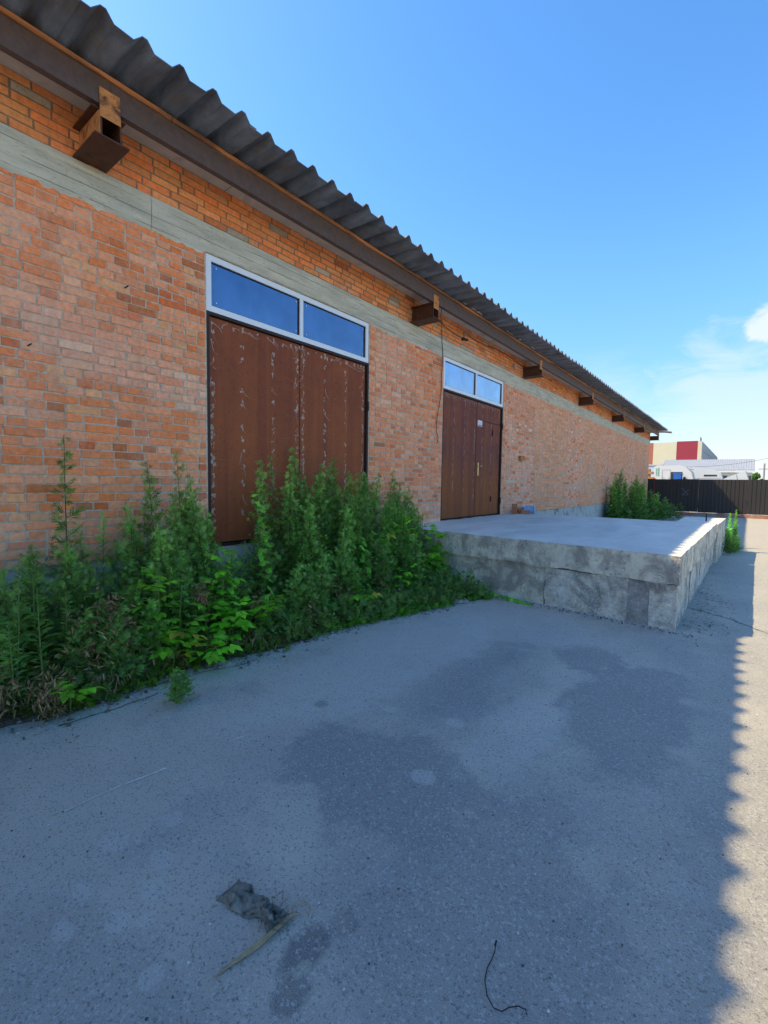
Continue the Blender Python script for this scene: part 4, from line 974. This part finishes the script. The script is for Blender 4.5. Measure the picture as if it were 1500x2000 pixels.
def nettle(h):
    st = MB(); lf = MB(); st.tube([(0,0,0),(rnd.uniform(-.03,.03),0,h*.5),(rnd.uniform(-.05,.05),.02,h)], [.006,.005,.002], 5)
    n_ = int(h*26)
    for i in range(n_):
        f = .1+.9*i/n_
        for k in range(4 if f < .8 else 3):
            a = i*1.57+k*1.6+rnd.uniform(-.4,.4); ln = (.11*(1-.65*f)+.015)*rnd.uniform(.7,1.25); d = Vector((math.cos(a),math.sin(a),rnd.uniform(-.25,.75))).normalized(); p = Vector((0,0,h*f))+d*rnd.uniform(.0,.05)
            sd_ = d.cross(Vector((0,0,1))).normalized()*ln*.24; m1_ = p+d*ln*.35; m2_ = p+d*ln*.7+Vector((0,0,-.05*ln)); tip = p+d*ln+Vector((0,0,-.22*ln)); up_ = Vector((0,0,.10*ln))
            c = gcol(.5+.4*f,1.1+.5*f,.25); lf.add([p,m1_+sd_+up_,m2_+sd_*.75+up_*.6,tip,m2_-sd_*.75+up_*.6,m1_-sd_+up_,m1_,m2_], [(0,6,1),(6,7,2,1),(7,3,2),(0,5,6),(6,5,4,7),(7,4,3)], c)
    return st, lf
st, lf = nettle(1.0); np_ = plant('nettle', [('stem', st, M['gstem']), ('foliage', lf, M['nettle'])], None, None); kids.update(kids_of())
for i, (x,y,h) in enumerate([(.95,1.28,.72),(.9,1.52,.85),(.98,1.95,.72),(.95,2.3,.78),(.75,2.62,.95),(.6,.7,.95),(.95,.5,.6),(.95,3.3,.85),(1.0,3.65,.95),(.95,4.05,1.1),(1.05,4.45,.8),(.9,4.75,1.15),(1.0,5.15,.85),(.8,5.5,1.2),(.95,5.8,.75),(.6,5.95,1.05),(.75,3.5,1.25),(.7,4.3,1.35),(1.2,4.9,.5),(1.15,3.95,.55)]):
    o = np_ if i == 0 else copy_tree(np_, kids); o.location = (x,y,.02); o.rotation_euler = (rnd.gauss(0,.09),rnd.gauss(0,.09),rnd.uniform(0,6)); o.scale = (1,1,h)
    left = y < 2.8; tag(o, 'broad leaved mid green nettle among the feathery stalks of the '+('left clump' if left else 'clump before the first gate'), 'weed', 'nettles in the left clump' if left else 'nettles in the clump before the first gate')

# box elder seedlings with separate compound leaves
def comp_leaf(n_leaflets=5, ln=.085, wd=.030, lobed=False):
    m_ = MB(); m_.tube([(0,0,0),(0,.5*ln,.01),(0,ln*1.5,0)], [.0018,.0014,.001], 4, (.8,.6,.5))
    def leaflet(base, ang, L_, W_):
        d = Vector((math.sin(ang),math.cos(ang),-.12)).normalized(); s_ = Vector((math.cos(ang),-math.sin(ang),0)); vs_ = [base]
        prof = [(.15,.55),(.35,1.0),(.55,.92),(.78,.5),(1.0,.0)]
        c = gcol(.8,1.2)
        L1 = [base+d*L_*f+s_*W_*w_+Vector((0,0,.18*W_*w_-.25*L_*f*f)) for f,w_ in prof[:-1]]; L2 = [base+d*L_*f-s_*W_*w_+Vector((0,0,.18*W_*w_-.25*L_*f*f)) for f,w_ in prof[:-1]]
        ms = [base+d*L_*f+Vector((0,0,-.25*L_*f*f)) for f,_ in prof]
        vs_ = [base]+L1+L2+ms; n_ = 4
        fs = [(0,1,9),(0,9,5)]
        for i in range(3): fs += [(1+i,2+i,10+i,9+i),(5+i,9+i,10+i,6+i)]
        fs += [(4,13,12),(8,12,13)]
        m_.add(vs_, fs, c)
    leaflet(Vector((0,ln*1.5,0)), rnd.uniform(-.1,.1), ln*1.1, wd*1.15)
    for k in range((n_leaflets-1)//2):
        b0 = Vector((0, ln*(1.25-.65*k), .004))
        for s_ in (-1,1): leaflet(b0, s_*(1.0+rnd.uniform(-.15,.15)), ln*(.95-.1*k), wd)
    return m_
leaf_meshes = []
for i in range(4):
    o = comp_leaf(rnd.choice((3,5,5))).build('leaf', M['bright']); leaf_meshes.append(o.data); bpy.data.objects.remove(o)
M['yell'] = leafmat('yellowing_leaf', (.36,.34,.03), .35)
o = comp_leaf(3).build('leaf', M['yell']); ymesh = o.data; bpy.data.objects.remove(o)
def sapling(x, y, h, n_, label, lean=(0,0), yel=0, grp='bright green seedlings among the weeds', name='maple_seedling', z=.02, sz=1.0):
    e = empty(name, (x,y,z), label, 'seedling', grp); st = MB()
    ax = lambda f: Vector((lean[0]*f*f, lean[1]*f*f, h*f)); st.tube([ax(i/6) for i in range(7)], [.006*(1-.7*i/6) for i in range(7)], 5); st.build('stem', M['gstem'], e)
    for i in range(n_):
        f = .25+.75*(i+.5)/n_; me_ = ymesh if rnd.random() < yel else rnd.choice(leaf_meshes)
        o = bpy.data.objects.new('leaf', me_); col.objects.link(o); o.parent = e; o.location = ax(f)
        az = i*2.4+rnd.uniform(-.4,.4); s_ = rnd.uniform(.75,1.15)*sz; o.scale = (s_,s_,s_); o.rotation_euler = (rnd.uniform(-.15,.65), rnd.uniform(-.25,.25), az)
    return e
sapling(1.00, 1.74, .80, 16, 'bright green seedling left of centre in the left clump', (.08,-.05), .05)
sapling(1.08, 1.80, .38, 14, 'low seedling with a few yellow leaves in the left clump', (.12,.05), .30)
sapling(1.05, 2.30, .42, 17, 'bright seedling bulging out at the right foot of the left clump', (.14,.05), 0)
sapling(1.05, 2.55, .44, 16, 'bright leaved seedling at the right end of the left clump', (.12,.14), 0)
sapling(1.22, 2.02, .22, 12, 'bright seedling sprawling low over the pavement edge', (.16,.0), .1)
sapling(.95, 2.15, .50, 12, 'mid height seedling between the yellow leaved one and the bulging one', (.1,0), .05)
sapling(1.20, 1.05, .18, 8, 'seedling with broad leaves low at the left front', (.05,0), 0, sz=.8)
sapling(.95, 5.75, .85, 26, 'bright seedling leaning against the platform corner at the wall end', (.1,.05), .02)
sapling(1.10, 5.60, .60, 20, 'lower bright seedling beside the platform face', (.12,.0), 0)
sapling(.80, 2.35, .85, 16, 'slim bright seedling at mid height left of the first gate', (.15,.05), .0)
sapling(.75, 5.2, 1.05, 18, 'slim bright seedling reaching up in the right half of the gate clump', (.15,.0), .02)
sapling(.9, 5.95, .45, 20, 'bright seedling low against the dark platform wall', (.15,.1), 0)
sapling(.85, 4.55, .9, 16, 'bright seedling near the middle front of the gate clump', (.15,0), .02)
sapling(1.15, 4.75, .45, 14, 'low bright seedling at the foot of the gate clump', (.15,0), .1)
sapling(1.15, 3.9, .32, 12, 'low yellowish seedling at the dark gap of the gate clump', (.15,0), .35)
# hop vines climbing
def hop_leaf():
    m_ = MB(); prof = []
    for i in range(17):
        a = -2.5+5.0*i/16; r_ = .030+.024*abs(math.cos(a*1.2))**1.5*(1.4 if abs(a)<.6 else 1); r_ *= 1+.08*(i%2); prof.append((math.sin(a)*r_, math.cos(a)*r_+.03, -.010*abs(math.sin(a*2))))
    c = gcol(.85,1.2); m_.add([(0,0,0),(0,.035,.006)]+prof, [(1,2+i,3+i) for i in range(16)]+[(0,2,1),(0,1,18)], c); return m_
hop_meshes = []
for i in range(3):
    o = hop_leaf().build('leaf', M['hop']); hop_meshes.append(o.data); bpy.data.objects.remove(o)
def vine(pts, n_, label, sz=1.0):
    P = [Vector(p) for p in pts]; e = empty('hop_vine', P[0], label, 'vine', 'hop vines climbing through the weeds'); st = MB()
    st.tube([p-P[0] for p in P], .002, 4); st.build('stem', M['gstem'], e)
    for i in range(n_):
        f = (i+.5)/n_*(len(P)-1); k = int(f); p = P[k].lerp(P[min(k+1,len(P)-1)], f-k)-P[0]
        o = bpy.data.objects.new('leaf', rnd.choice(hop_meshes)); col.objects.link(o); o.parent = e; a = rnd.uniform(-1.4,1.4)+(-math.pi/2 if True else 0)
        o.location = p+Vector((rnd.uniform(0,.05),rnd.uniform(-.04,.04),0)); s_ = rnd.uniform(.7,1.2)*sz*(1.1-.5*f/len(P)); o.scale = (s_,)*3; o.rotation_euler = (rnd.uniform(-1.25,-.3), rnd.uniform(-.3,.3), a)
vine([(.95,2.8,.3),(.85,2.85,.75),(.82,2.84,1.05),(.72,2.82,1.45)], 16, 'hop vine climbing the left side of the gate clump')
vine([(1.0,2.45,.3),(.9,2.42,.65),(.82,2.40,.95)], 12, 'hop vine on the right side of the left clump')
vine([(1.15,4.2,.1),(1.0,4.25,.55),(.9,4.25,.9)], 14, 'hop vine in the middle front of the gate clump')
vine([(1.05,4.95,.15),(.85,5.0,.6),(.75,4.95,.95),(.6,4.95,1.3)], 18, 'hop vine on the right half of the gate clump')
vine([(.95,5.35,.2),(.8,5.3,.6),(.72,5.3,1.1)], 14, 'hop vine near the right gate post')
vine([(.8,3.6,.6),(.6,3.7,1.1),(.5,3.75,1.4)], 8, 'short hop vine high in the middle of the gate clump')
vine([(1.9,5.62,.03),(1.6,5.68,.12),(1.3,5.75,.25),(1.1,5.8,.35)], 22, 'vine creeping along the foot of the platform wall', 1.0)
vine([(2.45,5.80,.02),(2.2,5.76,.05),(1.9,5.80,.08),(1.7,5.85,.12),(1.5,5.86,.3)], 24, 'dark creeping vine reaching farthest right along the platform foot', .8)

# low growth: leaf mats, dry stalks, dark litter
def mat_of_leaves(n_, region, hmax, size, name, m_, colr, kind='stuff'):
    q = MB()
    for _ in range(n_):
        x, y, e = region(); z = .01+rnd.random()**1.4*hmax*e; c = colr()
        d = Vector((rnd.uniform(-1,1), rnd.uniform(-1,1), rnd.uniform(-.2,.8))).normalized(); s_ = size*rnd.uniform(.6,1.3)
        if rnd.random() < .55: feather(q, Vector((x,y,z)), d, s_*1.2, c)
        else: leaf_lobe(q, Vector((x,y,z)), d, Vector((rnd.uniform(-.5,.5),rnd.uniform(-.5,.5),1)).normalized(), s_, s_*.36, c)
    o = q.build(name, m_); tag(o, kind=kind); return o
def ex(y):
    for (ya,xa),(yb,xb) in zip(edge, edge[1:]):
        if ya <= y <= yb: return xa+(xb-xa)*(y-ya)/(yb-ya)
    return edge[-1][1]
def region(ya, yb, x0=.15, over_=.0, pw=.7):
    def f():
        y = rnd.uniform(ya,yb); e = ex(y)+over_+.10*noise.noise(Vector((y*2.3,0,0))); k = rnd.random()**pw; x = x0+(e-x0)*k; return x, y, 1-.75*k
    return f
mat_of_leaves(5200, region(-1.5,2.75,over_=-.05), .55, .055, 'ground_cover', M['mug'], lambda: gcol(.5,1.2,.3))
mat_of_leaves(9000, region(2.6,5.75,over_=.04), .65, .055, 'ground_cover', M['mug'], lambda: gcol(.55,1.25,.25))
mat_of_leaves(1800, region(3.3,5.7,x0=.95,over_=.06), .14, .045, 'ground_cover', M['hop'], lambda: gcol(.45,.9))
mat_of_leaves(700, region(.9,2.6,x0=.9,over_=.03), .12, .045, 'ground_cover', M['hop'], lambda: gcol(.35,.9,.5))
mat_of_leaves(2600, lambda: (lambda y: (rnd.uniform(.2,.5+.22*(y-20.6)+.3), y, .8))(rnd.uniform(20.4,27.5)), .8, .11, 'ground_cover', M['mug'], lambda: gcol(.5,1.1))
def dry(n_, ya, yb, x0, x1, hh, name):
    q = MB()
    for _ in range(n_):
        y = rnd.uniform(ya,yb); x = rnd.uniform(x0, min(x1, ex(y)+.02)); a = rnd.uniform(0,6.28); l = rnd.uniform(.3,1)*hh; d = Vector((math.cos(a)*.6,math.sin(a)*.6,rnd.uniform(.1,1.1)))
        k = rnd.uniform(.4,1.4); p = Vector((x,y,.01+rnd.random()*.15)); tip = p+d*l; tip.z = max(.006,tip.z-.4*l)
        s_ = Vector((-math.sin(a),math.cos(a),0))*rnd.uniform(.0015,.005); mid_ = p+d*l*.55
        q.add([p-s_,p+s_,mid_+s_,mid_-s_,tip], [(0,1,2,3),(3,2,4)], (k,k*.95,k*.8))
    tag(q.build(name, M['dryleaf']), kind='stuff')
def dry_heads(n_, spots, name):
    q = MB()
    for (cx_, cy2, cz_, rr) in spots:
        for _ in range(n_):
            v = Vector((rnd.gauss(0,1),rnd.gauss(0,1),rnd.gauss(0,1.3)))*rr*.5; p = Vector((cx_,cy2,cz_))+v; d = Vector((rnd.uniform(-.6,.6),rnd.uniform(-.6,.6),rnd.uniform(-1,.5))).normalized(); k = rnd.uniform(.35,1.1)
            leaf_lobe(q, p, d, Vector((rnd.uniform(-1,1),rnd.uniform(-1,1),.3)).normalized(), rnd.uniform(.03,.075), rnd.uniform(.004,.009), (k,k*.85,k*.75))
    tag(q.build(name, M['dryleaf']), kind='stuff')
dry_heads(150, [(.95,1.38,.58,.10),(1.02,1.45,.42,.12),(.9,1.25,.5,.08),(1.05,1.25,.3,.14),(.95,2.12,.55,.07),(1.0,2.7,.35,.10),(1.0,3.6,.45,.10),(1.12,3.75,.25,.12),(1.15,4.35,.22,.14),(1.2,3.15,.18,.12),(1.1,.7,.25,.14),(1.15,.95,.2,.12)], 'dead_leaves')
dry(4200, -1.2, 1.75, .55, 1.35, .17, 'dry_grass'); dry(2600, 1.6, 5.6, .75, 1.8, .15, 'dry_grass'); dry(160, .88, 1.02, 1.22, 1.40, .14, 'dry_grass')

q = MB()
for _ in range(420):
    y = rnd.uniform(.6,5.8); x = ex(y)+abs(rnd.gauss(0,.22)); a = rnd.uniform(0,6.28); l = rnd.uniform(.008,.05); k = rnd.uniform(.3,1.3); d = Vector((math.cos(a),math.sin(a),0)); s_ = Vector((-math.sin(a),math.cos(a),0))*rnd.uniform(.0008,.0035)
    p = Vector((x,y,.006)); q.add([p-s_,p+d*l*.5-s_+Vector((0,0,.004)),p+d*l,p+d*l*.5+s_+Vector((0,0,.003)),p+s_], [(0,1,2,3,4)], (k,k*.9,k*.75))
for _ in range(150):
    y = rnd.uniform(5.8,8.2); x = 4.16+abs(rnd.gauss(0,.22)); a = rnd.uniform(0,6.28); l = rnd.uniform(.02,.09); k = rnd.uniform(.2,.9); d = Vector((math.cos(a),math.sin(a),0)); s_ = Vector((-math.sin(a),math.cos(a),0))*rnd.uniform(.001,.006)
    p = Vector((x,y,.006)); q.add([p-s_,p+d*l*.5-s_+Vector((0,0,.008)),p+d*l,p+d*l*.5+s_+Vector((0,0,.006)),p+s_], [(0,1,2,3,4)], (k,k*.9,k*.75))
tag(q.build('dry_litter', M['dryleaf']), kind='stuff')

# ------------------------------------------------------------------ fence
P0, P1 = Vector((-3.0,31.85,0)), Vector((18.0,31.45,0)); fdir = (P1-P0).normalized(); FL = (P1-P0).length
fe = empty('metal_fence', P0, 'dark brown profiled sheet metal fence closing the yard behind the warehouse', 'fence', rz=math.atan2(fdir.y,fdir.x))
ZG = -.12
pw = 1.10; pm = MB(); prof = []
nr = 6; w_ = pw/nr
for i in range(nr):
    b0 = i*w_
    prof += [(b0,0),(b0+w_*.22,0),(b0+w_*.30,-.018),(b0+w_*.92,-.018)]
prof.append((pw-.002,0)); n_ = len(prof)
pm.add([(a,b2,z) for z in (.22,2.09) for a,b2 in prof]+[(a,b2-.004,z) for z in (.22,2.09) for a,b2 in prof], [(i,i+1,n_+i+1,n_+i) for i in range(n_-1)]+[(2*n_+i+1,2*n_+i,3*n_+i,3*n_+i+1) for i in range(n_-1)]+[(n_+i,n_+i+1,3*n_+i+1,3*n_+i) for i in range(n_-1)])
first = None; k = 0
while (k+1)*pw < FL:
    if first is None: first = pm.build('profiled_panel', M['fence'], fe); first.location = (0,0,ZG); o = first
    else: o = first.copy(); col.objects.link(o); o.location = (k*pw, rnd.uniform(-.003,.003), ZG+rnd.uniform(-.012,.012))
    k += 1
for i in range(0, k, 2):
    b = MB(); b.box(i*pw-.03, i*pw+.03, .008, .068, 0, 2.05); o = b.build('post', M['fence'], fe); o.location = (0,0,ZG)
b = MB(); b.box(0, FL, .01, .05, .55, .59); b.box(0, FL, .01, .05, 1.7, 1.74); o = b.build('rail', M['fence'], fe); o.location = (0,0,ZG)
b = MB(); x = 0
while x < FL-.3:
    b.box(x+.004, x+.252, -.10, .08, .0, .20+rnd.uniform(-.01,.01), j=.004); x += .256
o = b.build('brick_base', M['curb'], fe); o.location = (0,0,ZG); o['kind'] = 'stuff'
b = MB()
def cs(x0,z0,x1,z1): 
    d = Vector((x1-x0,0,z1-z0)); nn_ = Vector((-d.z,0,d.x)).normalized()*.02; b.add([Vector((x0,-.024,z0))+nn_,Vector((x0,-.024,z0))-nn_,Vector((x1,-.024,z1))-nn_,Vector((x1,-.024,z1))+nn_],[(0,1,2,3)])
cs(4.75,1.25,5.05,1.5); cs(4.75,1.5,5.0,1.22); cs(4.7,1.2,5.02,1.18); cs(4.68,1.6,4.8,1.42)
o = b.build('chalk_mark', M['chalk'], fe); o.location = (0,0,ZG)

# ------------------------------------------------------------------ behind the fence
bld = empty('panel_building', (-6,75,ZG), 'tall flat roofed building with cream and burgundy front panels beyond the fence', 'building')
b = MB(); b.box(-22,-.75,75.3,118,ZG,7.55); body = part(b, 'body', M['greyclad'], bld)
for (x0,x1,mt) in ((-.75,-.28,'cream'),(-3.15,-.76,'burg'),(-5.95,-3.16,'cream'),(-8.6,-5.96,'redb'),(-11.4,-8.61,'cream'),(-14.2,-11.41,'burg'),(-22,-14.21,'cream')):
    b = MB(); b.box(x0,x1-.004,75,75.29,ZG,7.62+(.08 if mt=='burg' else 0)); part(b, 'front_panel', M[mt], bld)
b = MB(); b.box(-.749,-.30,75.3,118,ZG,7.66); part(b, 'side_wall', M['greyclad'], bld)
for i in range(24):
    b = MB(); y = 76+i*1.75; b.box(-.299,-.26,y,y+.06,ZG,7.6); part(b, 'cladding_joint', M['pole'], bld)
for i in range(5):
    b = MB(); z = 1.5+i*1.25; b.box(-.299,-.265,75.4,117.5,z,z+.05); part(b, 'cladding_joint', M['pole'], bld)
b = MB()
for i in range(8): b.tube([(-.6,76+i*.35,7.6),(-.6,76+i*.35,8.3)], .02, 4)
b.tube([(-.6,75.8,8.3),(-.6,79,8.3)], .02, 4); part(b, 'roof_railing', M['pole'], bld)

lb_ = empty('long_shed', (2,60,ZG), 'long low white shed with pale grey ribbed roof beyond the trucks', 'building')
b = MB(); b.box(-3,5.05,60.6,66,ZG,3.08); part(b, 'wall', M['white'], lb_)
b = MB(); b.prism([(60.0,3.28),(64.5,4.6),(64.5,4.66),(60.0,3.36)], 'x', -3.2, 5.25); rfo = part(b, 'roof', M['greyroof'], lb_)
for i in range(40):
    b = MB(); x = -3.1+i*.21; b.prism([(60.0,3.361),(64.5,4.661),(64.5,4.70),(60.0,3.40)], 'x', x, x+.05); b.build('roof_rib', M['greyclad'], rfo)
b = MB(); b.box(-3.2,5.25,59.95,60.05,3.08,3.27); part(b, 'fascia', M['white'], lb_)
for x in (-.6,.9,2.4,3.6,4.4):
    b = MB(); b.box(x,x+.6,60.56,60.6,1.9,2.75); part(b, 'window', M['dglass'], lb_)
b = MB(); b.box(4.3,4.36,60.5,60.6,ZG,3.0); part(b, 'downpipe', M['pole'], lb_)

def wheel(par, x, y, r_=.48):
    b = MB(); b.tube([(x,y-.13,r_),(x,y+.13,r_)], r_, 20); wo = b.build('wheel', M['tyre'], par); b = MB(); b.tube([(x,y-.14,r_),(x,y-.131,r_)], r_*.5, 16); b.build('rim', M['pole'], wo)
# truck 1: white cab seen from the side, facing right
tk = empty('white_truck', (0,42,ZG), 'white truck cab with red corner stripe and blue in its side window behind the fence', 'truck')
b = MB(); b.prism([(-1.15,.75),(1.38,.75),(1.42,1.9),(1.22,2.75),(.85,3.15),(.3,3.24),(-.95,3.24),(-1.15,3.12)], 'y', 0, 2.3); b.build('cab', M['white'], tk, bevel=.06)
b = MB(); b.box(-.03,.72,-.015,.0,1.62,2.78); wn = b.build('side_window', M['dglass'], tk)
b = MB(); b.box(.16,.66,-.035,-.016,1.62,2.62); b.box(.10,.72,-.045,-.036,2.62,2.72); b.build('window_panel', M['bluewin'], wn)
b = MB(); b.prism([(1.395,1.95),(1.43,1.95),(1.235,2.78),(1.20,2.78)], 'y', .1, 2.2); b.build('windscreen', M['dglass'], tk)
b = MB(); b.box(-.62,-.60,-.012,0,1.0,2.95); b.box(-.08,-.06,-.012,0,1.0,2.95); b.box(-.60,-.08,-.012,0,2.93,2.95); b.build('door_seam', M['pole'], tk)
b = MB(); b.tube([(-.55,-.06,1.75),(-.55,-.06,2.4)], .02, 6); b.tube([(-.15,-.06,1.75),(-.15,-.06,2.4)], .02, 6); b.build('grab_handle', M['pole'], tk)
b = MB(); b.add([(-1.14,-.012,1.0),(-.75,-.012,1.0),(-.75,-.012,2.05),(-1.14,-.012,2.35)], [(0,1,2,3)]); b.build('red_stripe', M['red'], tk)
b = MB(); 
for i in range(5): b.box(-1.05,-.95,-.012,-.002,2.5+i*.12,2.56+i*.12); b.box(-.9,-.82,-.012,-.002,2.45+i*.14,2.54+i*.14)
b.build('side_marking', M['green'], tk)
b = MB(); b.box(.80,.95,-.25,-.02,1.9,2.4); b.box(.85,.88,-.1,0,2.35,2.38); b.build('mirror', M['black'], tk)
b = MB(); b.prism([(.25,3.24),(1.0,3.12),(1.15,3.0),(1.3,3.02),(.4,3.36)], 'y', .1, 2.2); b.build('sun_visor', M['white'], tk)
b = MB(); b.box(-4.5,1.1,.3,2.0,.5,.75); b.build('chassis', M['tyre'], tk)
for x in (.6,-2.6,-3.7): wheel(tk, x, .2)
# trailer to the left with grey roof, and timber stacked before it
tr = empty('box_trailer', (-3.2,44,ZG), 'grey topped box trailer showing left of the white truck cab', 'trailer')
b = MB(); b.box(-3,1.9,0,2.4,.9,3.28); b.build('box', M['lblue'], tr); b = MB(); b.box(-3.05,2.3,-.05,2.45,3.285,3.45); b.build('roof', M['greyroof'], tr, bevel=.04)
for x in (-2,-1,): wheel(tr, x, .2)
ts = empty('timber_stack', (-.95,35.5,ZG), 'orange timber planks stacked beside the end of the brick wall', 'timber')
for i in range(7):
    b = MB(); b.box(-.9,.62+.05*(i%2),-.3,.3,.3+i*.36,.46+i*.36); b.build('plank', M['wood'], ts)
    b = MB(); b.box(.35,.45,-.25,.25,.462+i*.36,.655+i*.36); b.build('spacer', M['wood'], ts)
b = MB(); b.box(-.8,.5,-.3,.3,0,.295); b.build('base_block', M['wood'], ts)
# truck 2
t2 = empty('white_van', (2.0,46,ZG), 'white van with rounded roof edge and narrow dark window slot behind the fence', 'van')
b = MB(); b.prism([(-.95,.6),(1.0,.6),(1.05,1.9),(1.02,2.45),(.85,2.85),(.55,3.02),(-.5,3.14),(-.95,3.2)], 'y', 0, 2.2); b.build('body', M['white'], t2, bevel=.05)
b = MB(); b.box(-.15,.72,-.012,0,2.52,2.66); b.build('window_slot', M['dglass'], t2)
b = MB(); b.box(-.15,.95,-.012,0,1.5,2.25); b.build('side_window', M['dglass'], t2)
b = MB(); b.box(-.95,1.0,-.01,0,2.33,2.36); b.build('body_seam', M['pole'], t2)
b = MB(); b.tube([(.95,-.02,2.2),(1.35,-.25,2.2),(1.38,-.25,2.05)], .03, 6); b.box(1.28,1.46,-.3,-.2,1.85,2.25); b.build('mirror', M['black'], t2)
b = MB(); b.box(-1.45,-.99,.3,2.0,.6,3.05); b.build('rear_body', M['lblue'], t2)
for x in (-.5,.6): wheel(t2, x, .15, .42)
# truck 3: tilted white hood
t3 = empty('white_lorry', (3.8,50,ZG), 'white lorry with sloping wedge shaped front at the right behind the fence', 'lorry')
b = MB(); b.prism([(-.95,.6),(.95,.6),(1.0,2.0),(.72,3.0),(.50,2.95),(-.35,2.55),(-.95,2.25)], 'y', 0, 2.3); b.build('cab', M['white'], t3, bevel=.04)
b = MB(); b.prism([(.73,3.03),(.80,3.03),(1.08,2.0),(1.02,2.0)], 'y', -.03, 2.33); b.build('front_edge', M['pole'], t3)
b = MB(); b.add([(.25,-.012,2.0),(.30,-.012,2.0),(.12,-.012,2.78),(.08,-.012,2.76)], [(0,1,2,3)]); b.build('body_seam', M['pole'], t3)
for x in (-.5,.6): wheel(t3, x, .15, .45)
# pale blue roofed car shed at right
b = MB(); sh = empty('blue_roofed_shed', (7,55,ZG), 'low shed with pale blue roof at the right end behind the fence', 'shed')
b.box(-1.3,3.2,0,4,0,2.1); b.build('wall', M['white'], sh); b = MB(); b.prism([(-1.7,2.12),(3.5,2.12),(3.5,2.62),(.1,2.62)], 'y', -.1, 4.1); b.build('roof', M['lblue'], sh)
# poles and wire
b = MB(); b.tube([(0,0,0),(0,0,4.9)], [.14,.10], 8); po = b.build('utility_pole', M['pole']); po.location = (6.42,80,ZG); tag(po, 'grey utility pole with crossarm far behind the fence', 'utility pole')
b = MB(); b.box(-.6,.6,-.05,.05,4.1,4.2); b.build('crossarm', M['pole'], po)
b = MB(); P_ = []
for i in range(21):
    f = i/20; P_.append((-.4+10*f, 58-10*f, 3.6+1.45*f-.5*math.sin(math.pi*f)))
b.tube(P_, .012, 4); tag(b.build('overhead_wire', M['cable']), 'thin overhead wire rising to the right across the pale sky', 'wire')
# trees
def crown(name, x, y, zc, rx, rz_, n_, label, lsz, trunk_h):
    e = empty(name, (x,y,ZG), label, 'tree'); tmb = MB(); tmb.tube([(0,0,0),(.05,0,trunk_h*.5),(0,.05,trunk_h)], [.16,.12,.06], 8)
    q = MB(); cl = []
    for _ in range(14):
        a = rnd.uniform(0,6.28); u = rnd.uniform(-.7,1); rr = math.sqrt(max(0,1-u*u))*rnd.uniform(.5,.95); cl.append((Vector((math.cos(a)*rr*rx, math.sin(a)*rr*rx, zc+u*rz_)), rnd.uniform(.28,.45)))
    for c_, s_ in cl: tmb.tube([(0,0,trunk_h*.7), c_*.6+Vector((0,0,trunk_h*.3)), c_], [.05,.03,.01], 5)
    for _ in range(n_):
        c_, s_ = rnd.choice(cl); v = Vector((rnd.gauss(0,1),rnd.gauss(0,1),rnd.gauss(0,1))).normalized()*rnd.random()**.4; p = c_+Vector((v.x*rx*s_, v.y*rx*s_, v.z*rz_*s_*1.1))
        leaf_lobe(q, p, Vector((rnd.uniform(-1,1),rnd.uniform(-1,1),rnd.uniform(-.6,.6))).normalized(), Vector((rnd.uniform(-1,1),rnd.uniform(-1,1),1)).normalized(), lsz, lsz*.4, gcol(.5,1.5))
    tmb.build('trunk', M['bark'], e); q.build('crown', M['mug'], e)
crown('tree', 1.4, 92, 4.6, 2.3, 1.2, 5200, 'green rounded tree top right of the grey clad building side', .26, 4.0)
crown('tree', 5.45, 72, 2.3, .75, .85, 2600, 'darker green tree at the right end of the long shed', .20, 2.2)
for o in bpy.data.objects:
    if o.type == 'MESH' and o.parent and o.parent.type == 'MESH' and False: pass
print('bricks', len(bricks), 'tris', sum(len(o.data.polygons) for o in bpy.data.objects if o.type == 'MESH'))
